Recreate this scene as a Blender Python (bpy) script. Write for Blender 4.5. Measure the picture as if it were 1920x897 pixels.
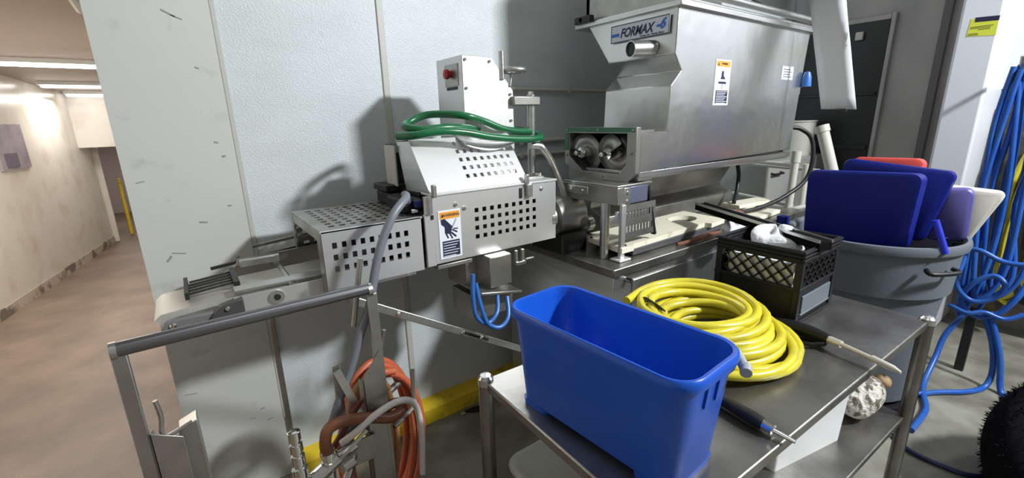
import bpy, math, random
from mathutils import Vector, Matrix, Euler
random.seed(7)
for o in list(bpy.data.objects): bpy.data.objects.remove(o)
SC = bpy.context.scene
COL = SC.collection
rad = math.radians
# ------------------------------------------------------------------ camera
cam_d = bpy.data.cameras.new('camera'); cam = bpy.data.objects.new('camera', cam_d); COL.objects.link(cam)
P_, R_, Y_ = rad(14.914), rad(-1.462), rad(36.02)
fw = Vector((math.sin(Y_)*math.cos(P_), math.cos(Y_)*math.cos(P_), -math.sin(P_)))
rt = Vector((math.cos(Y_), -math.sin(Y_), 0)); up = rt.cross(fw)
r2 = math.cos(R_)*rt + math.sin(R_)*up; u2 = -math.sin(R_)*rt + math.cos(R_)*up
M = Matrix((r2, u2, -fw)).transposed().to_4x4(); M.translation = (0, 0, 1.5)
cam.matrix_world = M
cam_d.sensor_width = 36; cam_d.lens = 836.4/1920*36; cam_d.clip_start = .05; cam_d.clip_end = 100
SC.camera = cam
# ------------------------------------------------------------------ world, lights, exposure
w = bpy.data.worlds.new('world'); SC.world = w; w.use_nodes = True
bg = w.node_tree.nodes['Background']; bg.inputs[0].default_value = (1, .985, .93, 1); bg.inputs[1].default_value = .23
def area(name, loc, target, size, power, color, size_y=None):
    l = bpy.data.lights.new(name, 'AREA'); l.energy = power; l.color = color; l.size = size
    if size_y: l.shape = 'RECTANGLE'; l.size_y = size_y
    o = bpy.data.objects.new(name, l); COL.objects.link(o); o.location = loc
    o.rotation_euler = (Vector(target)-Vector(loc)).to_track_quat('-Z', 'Y').to_euler(); return o
area('ceiling_and_fill_light', (3.0, -1.9, 3.5), (1.0, 1.5, 1.0), .42, 255, (.94, .98, 1), .24)
area('ceiling_and_fill_light', (.6, .1, 3.5), (.6, .5, 0), 1.6, 8, (.95, .98, 1), .6)  # added soft fill, not a particular ceiling fixture
area('ceiling_and_fill_light', (4.0, -.9, 3.3), (4.0, .4, .6), 1.0, 26, (.95, .98, 1), .3)  # added fill that brightens the floor on the right
VS = SC.view_settings; VS.view_transform = 'Standard'; VS.look = 'None'; VS.gamma = 1; VS.use_curve_mapping = False; VS.exposure = 0

# ------------------------------------------------------------------ materials
MATS = {}
def mat(name, col, rough=.5, metal=0., bump=None, dirt=None, spec=.5, stretch=(1, 1, 1), emit=None, coat=0):
    """bump=(scale,strength,distance)  dirt=(scale,colour,lo,hi)"""
    if name in MATS: return MATS[name]
    m = bpy.data.materials.new(name); m.use_nodes = True; nt = m.node_tree; N = nt.nodes; L = nt.links
    b = N['Principled BSDF']; b.inputs['Base Color'].default_value = (*col, 1); b.inputs['Roughness'].default_value = rough
    b.inputs['Metallic'].default_value = metal; b.inputs['Specular IOR Level'].default_value = spec
    b.inputs['Coat Weight'].default_value = coat
    if emit: b.inputs['Emission Color'].default_value = (*emit[0], 1); b.inputs['Emission Strength'].default_value = emit[1]
    if bump or dirt:
        tc = N.new('ShaderNodeTexCoord'); mp = N.new('ShaderNodeMapping'); mp.inputs['Scale'].default_value = stretch
        L.new(tc.outputs['Object'], mp.inputs[0])
    if bump:
        n = N.new('ShaderNodeTexNoise'); n.inputs['Scale'].default_value = bump[0]; n.inputs['Detail'].default_value = 3
        L.new(mp.outputs[0], n.inputs['Vector'])
        bp = N.new('ShaderNodeBump'); bp.inputs['Strength'].default_value = bump[1]; bp.inputs['Distance'].default_value = bump[2]
        L.new(n.outputs[0], bp.inputs['Height']); L.new(bp.outputs[0], b.inputs['Normal'])
    if dirt:
        n2 = N.new('ShaderNodeTexNoise'); n2.inputs['Scale'].default_value = dirt[0]; n2.inputs['Detail'].default_value = 5
        L.new(mp.outputs[0], n2.inputs['Vector'])
        cr = N.new('ShaderNodeMapRange'); cr.inputs[1].default_value = dirt[2]; cr.inputs[2].default_value = dirt[3]
        L.new(n2.outputs[0], cr.inputs[0])
        mx = N.new('ShaderNodeMix'); mx.data_type = 'RGBA'; mx.inputs[6].default_value = (*col, 1); mx.inputs[7].default_value = (*dirt[1], 1)
        L.new(cr.outputs[0], mx.inputs[0]); L.new(mx.outputs[2], b.inputs['Base Color'])
    MATS[name] = m; return m
FRP = mat('frp_wall', (.56, .60, .615), .42, 0, (130, .55, .004), (3, (.50, .54, .55), .45, .75), stretch=(1, 1, 2.2))
PLASTER = mat('smooth_wall_sheet', (.52, .53, .50), .5, 0, (9, .08, .01), (14, (.40, .40, .38), .62, .82))
STRIP = mat('seam_strip', (.45, .45, .42), .5)
CONC = mat('concrete', (.13, .122, .095), .5, 0, (18, .3, .01), (5, (.27, .26, .215), .35, .68))
BROWN = mat('corridor_floor', (.125, .09, .065), .5, 0, (20, .2, .01), (3.5, (.20, .145, .105), .35, .7))
BEIGE = mat('corridor_wall', (.61, .585, .53), .26, 0, (5, .12, .02), (4, (.50, .42, .34), .5, .8))
CCEIL = mat('corridor_ceiling', (.42, .36, .31), .6)
YEL = mat('yellow_paint', (.72, .52, .02), .5, 0, (30, .2, .01), (16, (.36, .27, .04), .55, .72))
YHOSE = mat('yellow_rubber', (.62, .54, .03), .32, 0, None, (12, (.42, .36, .03), .5, .8))
GHOSE = mat('green_rubber', (.008, .13, .045), .3, 0, None, (14, (.02, .07, .04), .5, .8))
OHOSE = mat('orange_rubber', (.50, .11, .05), .45, 0, None, (9, (.33, .11, .05), .45, .8))
OCHRE = mat('ochre_rubber', (.38, .17, .06), .5, 0, None, (12, (.22, .10, .04), .45, .7))
RBROWN = mat('brown_rubber', (.17, .06, .025), .4)
GRHOSE = mat('grey_rubber', (.17, .18, .21), .4)
WHOSE = mat('clear_white_hose', (.62, .58, .56), .25)
BHOSE = mat('blue_rubber', (.012, .085, .42), .35, 0, None, (8, (.03, .12, .38), .4, .7))
BTUBE = mat('blue_air_tube', (.03, .13, .42), .3)
SS = mat('stainless', (.60, .60, .585), .30, .95, (14, .05, .01), (6, (.50, .50, .48), .4, .75), stretch=(1, 1, 6))
SSB = mat('brushed_stainless', (.70, .70, .70), .40, .85, (60, .12, .002), None, stretch=(1, 8, 14))
SSD = mat('dull_stainless', (.42, .41, .385), .38, .9, (20, .1, .01), (7, (.30, .29, .26), .4, .7))
SSH = mat('hopper_stainless', (.62, .62, .60), .27, .95, (3.2, .25, .03), (3, (.50, .50, .48), .4, .7))
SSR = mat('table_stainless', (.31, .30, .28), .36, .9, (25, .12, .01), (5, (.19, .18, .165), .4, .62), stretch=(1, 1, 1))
DARKM = mat('dark_metal', (.045, .045, .043), .45, .7)
CHROME = mat('chrome', (.75, .75, .74), .14, 1)
WSH = mat('bright_sheet', (.80, .80, .80), .38, .55, (5, .1, .02))
BLUEP = mat('blue_plastic', (.006, .085, .52), .33, 0, (60, .06, .002))
DBLUE = mat('deep_blue_plastic', (.002, .009, .17), .45, 0, spec=.25)
PURP = mat('purple_plastic', (.10, .09, .30), .4)
REDP = mat('red_plastic', (.62, .07, .06), .45)
CREAM = mat('cream_plastic', (.76, .72, .58), .45, 0, (30, .1, .004), (18, (.50, .44, .28), .6, .8))
WHITE = mat('white_plastic', (.72, .73, .74), .35)
WDIM = mat('off_white_plastic', (.50, .49, .44), .45)
GREYP = mat('grey_plastic', (.12, .14, .165), .5, 0, (50, .15, .003))
BLACKP = mat('black_plastic', (.009, .009, .011), .5, spec=.3)
BLACKR = mat('black_rubber', (.01, .01, .01), .45)
DOORB = mat('black_door', (.010, .010, .011), .4)
GWALL = mat('grey_metal_wall', (.40, .38, .36), .5, .1, (6, .1, .01), (4, (.30, .29, .275), .4, .7), stretch=(1, 1, .5))
WCOL = mat('white_column', (.66, .68, .73), .3)
LABELW = mat('label_white', (.74, .77, .82), .4)
ORANGE = mat('label_orange', (.80, .33, .04), .4)
NAVY = mat('label_navy', (.012, .015, .05), .5)
LBLUE = mat('label_blue', (.03, .13, .50), .4)
SILV = mat('label_silver', (.55, .60, .66), .4)
LIME = mat('tag_yellow', (.62, .66, .06), .5)
REDB = mat('stop_red', (.35, .012, .015), .35)
GREENP = mat('green_gasket', (.05, .17, .09), .5)
RUST = mat('rust', (.16, .06, .03), .8, 0, (30, .4, .01))
BAG = mat('white_bag', (.66, .68, .70), .4, 0, (14, .8, .03))
NETM = mat('net_white', (.62, .59, .52), .6, 0, (40, .9, .02), (38, (.14, .12, .09), .50, .56))
WOOLK = mat('black_fleece', (.006, .006, .009), 1.0, spec=.1)
TUBEM = mat('light_tube', (1, 1, 1), .5, emit=((1, .96, .93), 9))
DBROWN = mat('dark_brown_board', (.05, .042, .035), .8, 0, (12, .5, .02), (9, (.12, .09, .03), .55, .65))

# ------------------------------------------------------------------ geometry collector
class G:
    def __init__(s): s.v = []; s.f = []
    def add(s, vs, fs):
        n = len(s.v); s.v += [Vector(p) for p in vs]; s.f += [tuple(i+n for i in f) for f in fs]; return s
    def box(s, x0, x1, y0, y1, z0, z1):
        vs = [(x, y, z) for z in (z0, z1) for y in (y0, y1) for x in (x0, x1)]
        return s.add(vs, [(0, 2, 3, 1), (4, 5, 7, 6), (0, 1, 5, 4), (2, 6, 7, 3), (0, 4, 6, 2), (1, 3, 7, 5)])
    def prism(s, pts, vec):
        n = len(pts); vec = Vector(vec); a = [Vector(p) for p in pts]; b = [p+vec for p in a]
        fs = [tuple(range(n))[::-1], tuple(range(n, 2*n))]+[(i, (i+1) % n, (i+1) % n+n, i+n) for i in range(n)]
        return s.add(a+b, fs)
    def bar(s, p0, p1, wd, th, side=(0, 0, 1)):
        p0 = Vector(p0); p1 = Vector(p1); d = (p1-p0).normalized(); a = Vector(side); a = (a-d*a.dot(d)).normalized(); b = d.cross(a)
        q = [p0+a*wd/2+b*th/2, p0-a*wd/2+b*th/2, p0-a*wd/2-b*th/2, p0+a*wd/2-b*th/2]
        return s.prism(q, p1-p0)
    def loft(s, loops, close=False, cap0=True, cap1=True):
        n = len(loops[0]); vs = [p for l in loops for p in l]; fs = []
        K = len(loops)
        for k in range(K if close else K-1):
            a = k*n; b = ((k+1) % K)*n
            for i in range(n): fs.append((a+i, a+(i+1) % n, b+(i+1) % n, b+i))
        if not close:
            if cap0: fs.append(tuple(range(n))[::-1])
            if cap1: fs.append(tuple(range((K-1)*n, K*n)))
        return s.add(vs, fs)
    def tube(s, pts, r, n=10, closed=False, sub=6, straight=False):
        P = [Vector(p) for p in pts]; R = r if isinstance(r, (list, tuple)) else [r]*len(P)
        if straight: C = P; RR = list(R)
        else:
            C = []; RR = []; m = len(P)
            for i in range(m if closed else m-1):
                g = (lambda k: P[k % m]) if closed else (lambda k: P[max(0, min(m-1, k))])
                p0, p1, p2, p3 = g(i-1), g(i), g(i+1), g(i+2)
                for j in range(sub):
                    t = j/sub
                    C.append(.5*((2*p1)+(p2-p0)*t+(2*p0-5*p1+4*p2-p3)*t*t+(3*p1-p0-3*p2+p3)*t**3))
                    RR.append(R[i]*(1-t)+R[(i+1) % m]*t)
            if not closed: C.append(P[-1]); RR.append(R[-1])
        loops = []; K = len(C); N = None
        for i in range(K):
            if closed: T = C[(i+1) % K]-C[i-1]
            else: T = C[min(K-1, i+1)]-C[max(0, i-1)]
            T = T.normalized() if T.length > 1e-9 else Vector((0, 0, 1))
            if N is None:
                N = Vector((0, 0, 1)) if abs(T.z) < .9 else Vector((1, 0, 0))
            N = (N-T*N.dot(T)).normalized(); B = T.cross(N)
            loops.append([C[i]+(N*math.cos(a)+B*math.sin(a))*RR[i] for a in [2*math.pi*k/n for k in range(n)]])
        return s.loft(loops, close=closed)
    def cyl(s, p0, p1, r, n=20, r1=None): return s.tube([p0, p1], [r, r if r1 is None else r1], n, straight=True)
    def lathe(s, c, prof, n=40, cap0=False, cap1=False):
        return s.loft([[Vector((c[0]+r*math.cos(2*math.pi*k/n), c[1]+r*math.sin(2*math.pi*k/n), c[2]+z)) for k in range(n)] for r, z in prof], cap0=cap0, cap1=cap1)
    def quad(s, a, b, c, d): return s.add([a, b, c, d], [(0, 1, 2, 3)])
    def perf(s, o, u, v, W, H, hu0, hu1, nu, hv0, hv1, nv, fill=.55, th=.003):
        """flat plate o + a*u + b*v with nu x nv square holes inside (hu0..hu1, hv0..hv1)"""
        o = Vector(o); u = Vector(u).normalized(); v = Vector(v).normalized(); nn = u.cross(v)*th
        pu = (hu1-hu0)/nu; pv = (hv1-hv0)/nv
        us = [0]; vs = [0]
        for i in range(nu): a = hu0+pu*(i+.5-fill/2); us += [a, a+pu*fill]
        for i in range(nv): a = hv0+pv*(i+.5-fill/2); vs += [a, a+pv*fill]
        us.append(W); vs.append(H); nU = len(us); nV = len(vs)
        vv = [o+u*a+v*b+nn*k for k in (0, 1) for b in vs for a in us]
        I = lambda i, j, k: k*nU*nV+j*nU+i
        hole = lambda i, j: i % 2 == 1 and j % 2 == 1 and i < nU-2+1 and j < nV-2+1
        fs = []
        for j in range(nV-1):
            for i in range(nU-1):
                if hole(i, j):
                    fs += [(I(i, j, 0), I(i+1, j, 0), I(i+1, j, 1), I(i, j, 1)), (I(i+1, j, 0), I(i+1, j+1, 0), I(i+1, j+1, 1), I(i+1, j, 1)),
                           (I(i+1, j+1, 0), I(i, j+1, 0), I(i, j+1, 1), I(i+1, j+1, 1)), (I(i, j+1, 0), I(i, j, 0), I(i, j, 1), I(i, j+1, 1))]
                else:
                    fs += [(I(i, j, 0), I(i, j+1, 0), I(i+1, j+1, 0), I(i+1, j, 0)), (I(i, j, 1), I(i+1, j, 1), I(i+1, j+1, 1), I(i, j+1, 1))]
        for i in range(nU-1): fs += [(I(i, 0, 0), I(i+1, 0, 0), I(i+1, 0, 1), I(i, 0, 1)), (I(i+1, nV-1, 0), I(i, nV-1, 0), I(i, nV-1, 1), I(i+1, nV-1, 1))]
        for j in range(nV-1): fs += [(I(0, j+1, 0), I(0, j, 0), I(0, j, 1), I(0, j+1, 1)), (I(nU-1, j, 0), I(nU-1, j+1, 0), I(nU-1, j+1, 1), I(nU-1, j, 1))]
        return s.add(vv, fs)
    def xf(s, m): s.v = [m @ p for p in s.v]; return s
def rr(cx, cy, wd, ht, r, z, n=5):
    out = []
    for qx, qy, a0 in ((1, 1, 0), (-1, 1, 90), (-1, -1, 180), (1, -1, 270)):
        for k in range(n+1):
            a = rad(a0+90*k/n); out.append(Vector((cx+qx*(wd/2-r)+r*math.cos(a), cy+qy*(ht/2-r)+r*math.sin(a), z)))
    return out
def tag(o, label=None, cat=None, group=None, kind=None):
    if label: o['label'] = label
    if cat: o['category'] = cat
    if group: o['group'] = group
    if kind: o['kind'] = kind
    return o
def thing(name, label, cat, loc, group=None):
    o = bpy.data.objects.new(name, None); o.empty_display_size = .05; COL.objects.link(o); o.location = loc
    return tag(o, label, cat, group)
def base_of(p):
    v = Vector((0, 0, 0))
    while p: v += p.location; p = p.parent
    return v
def obj(name, g, m, parent=None, bev=0, smooth=40, sub=0, label=None, solid=0):
    me = bpy.data.meshes.new(name)
    if parent: off = base_of(parent); loc = Vector((0, 0, 0))
    else:
        xs = [p.x for p in g.v]; ys = [p.y for p in g.v]; zs = [p.z for p in g.v]
        off = Vector(((min(xs)+max(xs))/2, (min(ys)+max(ys))/2, min(zs))); loc = off
    me.from_pydata([tuple(p-off) for p in g.v], [], g.f); me.validate(); me.update()
    import bmesh
    bm = bmesh.new(); bm.from_mesh(me); bmesh.ops.recalc_face_normals(bm, faces=bm.faces); bm.to_mesh(me); bm.free()
    me.materials.append(m); me.shade_smooth(); me.set_sharp_from_angle(angle=rad(smooth))
    o = bpy.data.objects.new(name, me); COL.objects.link(o); o.location = loc
    if parent: o.parent = parent
    if solid:
        s = o.modifiers.new('solid', 'SOLIDIFY'); s.thickness = solid; s.offset = 0
    if bev:
        b = o.modifiers.new('bevel', 'BEVEL'); b.width = bev; b.segments = 2; b.limit_method = 'ANGLE'; b.angle_limit = rad(35)
    if sub:
        s = o.modifiers.new('sub', 'SUBSURF'); s.levels = sub; s.render_levels = sub
    if label: o['label'] = label
    return o
def struct(name, g, m, **k): o = obj(name, g, m, **k); o['kind'] = 'structure'; return o
def text(body, size, m, parent, origin, xdir, ydir, extr=.0004, shear=0, width=1, name='lettering', align='CENTER', bold=0):
    c = bpy.data.curves.new(name, 'FONT'); c.body = body; c.size = size; c.extrude = extr; c.shear = shear
    c.offset = bold; c.align_x = align; c.align_y = 'CENTER'; c.materials.append(m)
    o = bpy.data.objects.new(name, c); COL.objects.link(o); o.parent = parent
    x = Vector(xdir).normalized(); y = Vector(ydir).normalized(); z = x.cross(y)
    mw = Matrix((x*width, y, z)).transposed().to_4x4(); mw.translation = Vector(origin)
    bpy.context.view_layer.update(); me = bpy.data.meshes.new_from_object(o.evaluated_get(bpy.context.evaluated_depsgraph_get()))
    bpy.data.objects.remove(o); me.transform(Matrix.Translation(-base_of(parent)) @ mw); me.name = name
    o = bpy.data.objects.new(name, me); COL.objects.link(o); o.parent = parent
    if not me.materials: me.materials.append(m)
    return o
def bolt(parent, p, d, r=.007, m=None, name='bolt'):
    p = Vector(p); d = Vector(d).normalized(); return obj(name, G().tube([p, p+d*.003, p+d*.007], [r, r, r*.55], 10, straight=True), m or CHROME, parent)

# ================================================================== STRUCTURE
struct('floor', G().box(-.16, 6.5, -2.5, 2.0, -.1, 0), CONC)
struct('floor_corridor', G().prism([(-6, -2.5, -.1), (-.16, -2.5, -.1), (-.16, 2.0, -.1), (-.16, 12, -.1), (-6, 12, -.1)], (0, 0, .1)), BROWN)
struct('wall_back', G().box(-.155, 4.6, 1.95, 2.10, 0, 3.6), FRP)
struct('trim_1', G().box(-.16, .168, 1.942, 2.108, 0, 3.6), PLASTER)      # smooth sheet at the wall end
struct('trim_2', G().box(.168, .186, 1.943, 1.955, .28, 3.6), STRIP, bev=.003)
struct('trim_3', G().box(.754, .784, 1.944, 1.955, .1, 3.6), STRIP, bev=.004)
struct('trim_4', G().box(.178, .198, 1.938, 1.955, 0, .97), SSD, bev=.003)
struct('baseboard_back', G().prism([(0, 1.95, 0), (0, 1.862, 0), (0, 1.866, .075), (0, 1.885, .088), (0, 1.95, .094)], (1.6, 0, 0)).xf(Matrix.Translation((.20, 0, 0))), YEL)
# corridor
d2 = Vector((.17, .985, 0)); a0 = Vector((-1.418, 5.22, 0)); s0 = a0-d2*7.6; s1 = a0+d2*2.9
nrm = Vector((-.985, .17, 0))
g = G().prism([s0, s1, s1+nrm*.15, s0+nrm*.15], (0, 0, 2.5)); struct('wall_left', g, BEIGE)
def czz(y): return 2.03-.066*(y-6.4)
g = G().prism([(-4, .9, czz(.9)), (-4, 12, czz(12)), (-4, 12, 2.7), (-4, .9, 2.7)], (3.9, 0, 0)); struct('ceiling_corridor', g, CCEIL)
g = G().box(-.155, -.05, 2.11, 12, 0, 2.6); struct('wall_corridor', g, BEIGE)
g = G(); g.box(-1.06, -.3, 7.72, 7.82, 1.30, 2.1); struct('wall_end', g, BEIGE)
g = G(); g.box(-1.06, -.86, 8.1, 8.16, 0, 1.29); struct('trim_5', g, BEIGE, bev=.01)
g = G(); g.box(-1.3, -.3, 11.0, 11.1, 0, 2.4); struct('wall_far', g, mat('far_wall', (.42, .36, .33), .6))
g = G(); g.box(-1.6, -.3, 8.2, 11.0, 1.42, 1.5); struct('ceiling_far', g, CCEIL)
g = G(); g.tube([(-.27, 2.3, 2.12), (-.262, 3.1, 2.06)], .018, 8, straight=True); struct('trim_6', g, BEIGE)
ybase = G().prism([s0-nrm*.004, s1-nrm*.004, s1-nrm*.012, s0-nrm*.012], (0, 0, .09)); struct('baseboard_left', ybase, mat('dirty_base', (.44, .38, .32), .7, 0, None, (6, (.16, .13, .11), .5, .6)))
def corr_light(x0, x1, y, label):
    z = czz(y); t = thing('ceiling_light', label, 'light', ((x0+x1)/2, y, z), 'corridor ceiling lights')
    obj('lamp_housing', G().box(x0-.02, x1+.02, y-.07, y+.07, z-.03, z+.01), WHITE, t)
    obj('light_tube', G().box(x0, x1, y-.045, y+.045, z-.055, z-.028), TUBEM, t, bev=.01)
corr_light(-2.3, -.455, 5.55, 'nearest and longest bright fluorescent light across the corridor ceiling')
corr_light(-1.03, -.56, 6.81, 'middle one of the three corridor ceiling lights, behind the longest')
corr_light(-.943, -.605, 7.54, 'farthest and shortest corridor ceiling light, just before the end wall')
area('corridor_lamp', (-1.0, 4.6, 2.0), (-1.0, 4.6, 0), 1.0, 42, (1, .94, .88), .4)
area('corridor_lamp', (-.9, 7.0, 1.85), (-1.0, 6.9, 0), .7, 15, (1, .94, .88), .3)
area('corridor_lamp', (-1.2, 2.6, 2.1), (-1.2, 2.8, 0), .9, 18, (1, .93, .86), .5)
area('corridor_lamp', (-.8, 9.6, 1.38), (-.8, 9.6, 0), .4, 11, (1, .9, .85), .4)
t = thing('ceiling_light', 'small round glowing light seen through the opening at the corridor end', 'light', (-.66, 8.8, 1.38))
obj('lamp_shade', G().lathe((-.66, 8.8, 1.33), [(.10, .05), (.09, .0), (.04, -.02), (.001, -.022)], 20, cap0=True), TUBEM, t)
t = thing('bollard', 'yellow safety post at the far end of the corridor beside the wall end', 'post', (-.765, 8.6, 0))
obj('post', G().lathe((-.765, 8.6, 0), [(.022, 0), (.022, .80), (.016, .82), (.001, .825)], 16), YEL, t)
# notice on corridor wall
t = thing('notice_board', 'purplish grey notice hanging on the beige corridor wall', 'sign', (-1.24, 6.2, 1.17))
pA = a0+d2*.70; pB = a0+d2*1.22
g = G().prism([pA-nrm*.02+Vector((0, 0, 1.17)), pB-nrm*.02+Vector((0, 0, 1.17)), pB-nrm*.02+Vector((0, 0, 1.58)), pA-nrm*.02+Vector((0, 0, 1.58))], nrm*.018)
obj('panel', g, mat('notice', (.30, .27, .30), .6, 0, None, (6, (.18, .16, .20), .4, .7)), t)
pC = a0+d2*.78; pD = a0+d2*1.0
g = G().prism([pC-nrm*.025+Vector((0, 0, 1.19)), pD-nrm*.025+Vector((0, 0, 1.19)), pD-nrm*.025+Vector((0, 0, 1.32)), pC-nrm*.025+Vector((0, 0, 1.32))], nrm*.006)
obj('dark_patch', g, mat('notice_dark', (.12, .10, .15), .6), t)
# right side walls
struct('wall_right', G().box(4.5, 4.65, -2.0, 2.1, 0, 3.8), GWALL)
struct('wall_pier', G().box(3.9, 4.5, .572, .752, 0, 3.8), WCOL, bev=.014)
g = G().box(4.42, 4.5, -1.5, .572, 1.62, 3.8); struct('wall_right_upper', g, WCOL)
struct('trim_7', G().box(4.47, 4.5, 1.215, 1.245, 0, 2.21), GWALL, bev=.006)
struct('trim_8', G().box(4.47, 4.5, 1.245, 1.9, 2.165, 2.205), GWALL, bev=.006)
struct('trim_9', G().box(4.46, 4.5, .905, .955, 0, 3.8), mat('dark_grey_trim', (.13, .125, .12), .5, .3), bev=.006)
t = thing('door', 'black door in the grey metal wall behind the hopper', 'door', (4.48, 1.57, 0)); t.name = 'door_1'; t['kind'] = 'structure'
obj('door_panel', G().box(4.47, 4.5, 1.245, 1.94, 0, 2.165), DOORB, t, bev=.003)
obj('door_rail', G().box(4.455, 4.47, 1.26, 1.92, 1.20, 1.235).box(4.455, 4.47, 1.26, 1.92, 1.62, 1.645), DOORB, t, bev=.003)
obj('door_stop', G().box(4.44, 4.47, 1.40, 1.45, 2.04, 2.10), WDIM, t, bev=.005)
# wall pipes
def rail(z, x0, x1, r, lab):
    t = thing('wall_pipe', lab, 'pipe', ((x0+x1)/2, 1.93, z))
    obj('pipe', G().cyl((x0, 1.93, z), (x1, 1.93, z), r), WDIM, t)
    for k in range(3):
        x = x0+(x1-x0)*(k+.5)/3; obj('pipe_clip', G().box(x-.012, x+.012, 1.918, 1.951, z-r-.006, z+r+.006), STRIP, t, bev=.002)
rail(1.655, 1.05, 2.6, .009, 'highest white pipe along the wall, level with the clamp of the steel post')
rail(1.389, 1.25, 2.6, .012, 'middle pale pipe on the wall between the control box and the auger housing')
rail(1.318, 1.25, 2.6, .010, 'lowest pale pipe on the wall behind the curved steel tube')
# scuff marks on the smooth wall end, each a shallow smear of rubber
g = G()
for (x, z, l, a, wd) in ((.05, 1.865, .05, -28, .008), (.07, 1.855, .04, -20, .005), (.10, 1.70, .014, -20, .008), (.115, 1.45, .016, -10, .010), (.13, 1.40, .008, -85, .022), (.12, 1.22, .016, 10, .009), (.115, 1.02, .014, 15, .007), (.03, 1.17, .03, -8, .010), (-.06, 1.07, .05, -12, .006), (-.09, 1.055, .03, 50, .012), (-.12, .52, .05, -8, .004), (.10, .36, .02, 0, .006), (.12, .30, .03, 10, .006), (.06, .33, .03, -5, .004), (-.12, 1.33, .03, 10, .005)):
    c, s_ = math.cos(rad(a))*l/2, math.sin(rad(a))*l/2
    g.bar((x-c*.8, 1.9412, z-s_*.8), (x+c*.8, 1.9412, z+s_*.8), wd*.55, .0012)
tag(obj('scuff_marks', g, mat('scuff', (.27, .27, .28), .7)), 'dark rubber scuff marks scattered over the smooth pale wall end', 'scuff marks', kind='stuff')

# ================================================================== HOPPER (large meat hopper with sloping sides)
HX = thing('hopper', 'large stainless steel hopper of the patty forming machine with blue and silver name plate', 'hopper', (2.1, 1.35, .94))
FY = 1.15
side = [(1.674, 1.933), (1.665, 1.743), (1.717, 1.680), (1.651, 1.621), (1.643, 1.436), (1.655, 1.287), (2.815, 1.30), (2.86, 1.785), (2.88, 1.933)]
g = G()
def yb(z): return 1.50+max(0, (z-1.743))*.78 if z > 1.74 else 1.50
fr = [Vector((x, FY, z)) for x, z in side]; bk = [Vector((x, yb(z), z)) for x, z in side]
n = len(fr); g.add(fr+bk, [tuple(range(n))]+[tuple(range(2*n-1, n-1, -1))]+[(i, i+n, (i+1) % n+n, (i+1) % n) for i in range(n)])
obj('hopper_body', g, SSH, HX, bev=.004, smooth=25)
obj('neck_plate', G().prism([(1.478, FY-.001, 1.440), (1.478, FY-.001, 1.285), (1.665, FY-.001, 1.287), (1.665, FY-.001, 1.437)], (0, .004, 0)), SSH, HX)
obj('neck_cover', G().box(1.478, 1.655, FY, 1.50, 1.436, 1.440), SSH, HX)
g = G().box(1.66, 2.92, FY-.018, 1.72, 1.915, 1.94); obj('rim', g, SS, HX, bev=.004)
g = G(); g.prism([(1.48, FY, 1.285), (1.48, FY-.001, 1.262), (1.48, FY+.02, 1.25), (1.48, FY+.16, 1.245), (1.48, FY+.30, 1.26), (1.48, FY+.30, 1.285)], (1.345, 0, 0)); obj('bottom_lip', g, SS, HX, bev=.002)
# upper hood above the rim
g = G().prism([(1.70, 1.19, 1.94), (1.70, 1.68, 1.94), (1.70, 1.68, 2.34), (1.70, 1.19, 2.34)], (.02, 0, 0)); obj('upper_end_panel', g, SSD, HX)
g = G().prism([(1.70, 1.66, 1.94), (1.70, 1.68, 1.94), (1.70, 1.68, 2.34), (1.70, 1.66, 2.34)], (1.15, 0, 0)); obj('upper_back_panel', g, SSD, HX)
g = G().cyl((1.70, 1.16, 1.985), (2.95, 1.16, 1.985), .016); g.cyl((1.72, 1.175, 1.955), (2.95, 1.175, 1.955), .009); obj('lid_rail', g, SS, HX)
obj('lid_panel', G().prism([(2.15, 1.16, 2.02), (2.45, 1.16, 1.995), (2.95, 1.16, 1.99), (2.95, 1.16, 2.35), (1.95, 1.16, 2.35)], (0, .015, 0)), DARKM, HX)
g = G().cyl((1.64, 1.66, 1.95), (1.72, 1.66, 1.95), .012); g.box(1.64, 1.67, 1.60, 1.70, 1.935, 1.965); obj('hinge', g, DARKM, HX, bev=.002)
# recess on end face
# spout
g = G(); ro, ri = .033, .029
p0 = Vector((1.555, 1.285, 1.768)); p1 = Vector((1.67, 1.26, 1.775))
ax_ = (p1-p0).normalized(); e1 = ax_.cross(Vector((0, 0, 1))).normalized(); e2 = ax_.cross(e1)
def spl(c, r): return [c+(e1*math.cos(2*math.pi*k/32)+e2*math.sin(2*math.pi*k/32))*r for k in range(32)]
g.loft([spl(p1, ro), spl(p0, ro), spl(p0, ri), spl(p1, ri)], cap0=False, cap1=False)
obj('spout', g, SS, HX); obj('spout_shade_plug', G().loft([spl(p0+ax_*.008, .0287), spl(p0+ax_*.10, .0287)]), BLACKR, HX)  # black plug stands in for the shade inside the spout
# name plate
npz0, npz1 = 1.822, 1.893
np_ = obj('name_plate', G().box(1.6585, 1.664, 1.180, 1.482, npz0, npz1), SILV, HX)
g = G()
for z in (npz0, npz1-.003): g.box(1.6575, 1.6588, 1.180, 1.482, z, z+.003)
for y in (1.180, 1.4795): g.box(1.6575, 1.6588, y, y+.0025, npz0, npz1)
obj('plate_border', g, NAVY, np_)
obj('blue_bar', G().box(1.6575, 1.6588, 1.435, 1.478, 1.846, 1.859), LBLUE, np_)
text('FORMAX', .050, NAVY, np_, (1.6578, 1.345, 1.855), (0, -1, 0), (0, 0, 1), shear=.35, width=.84, bold=.0014)
text('-6', .052, LBLUE, np_, (1.6578, 1.222, 1.862), (0, -1, 0), (0, 0, 1), shear=.35, extr=.0008, bold=.002)
text('Formax, Inc.  Mokena, Illinois', .010, NAVY, np_, (1.6578, 1.262, 1.831), (0, -1, 0), (0, 0, 1), width=1.0)
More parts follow.
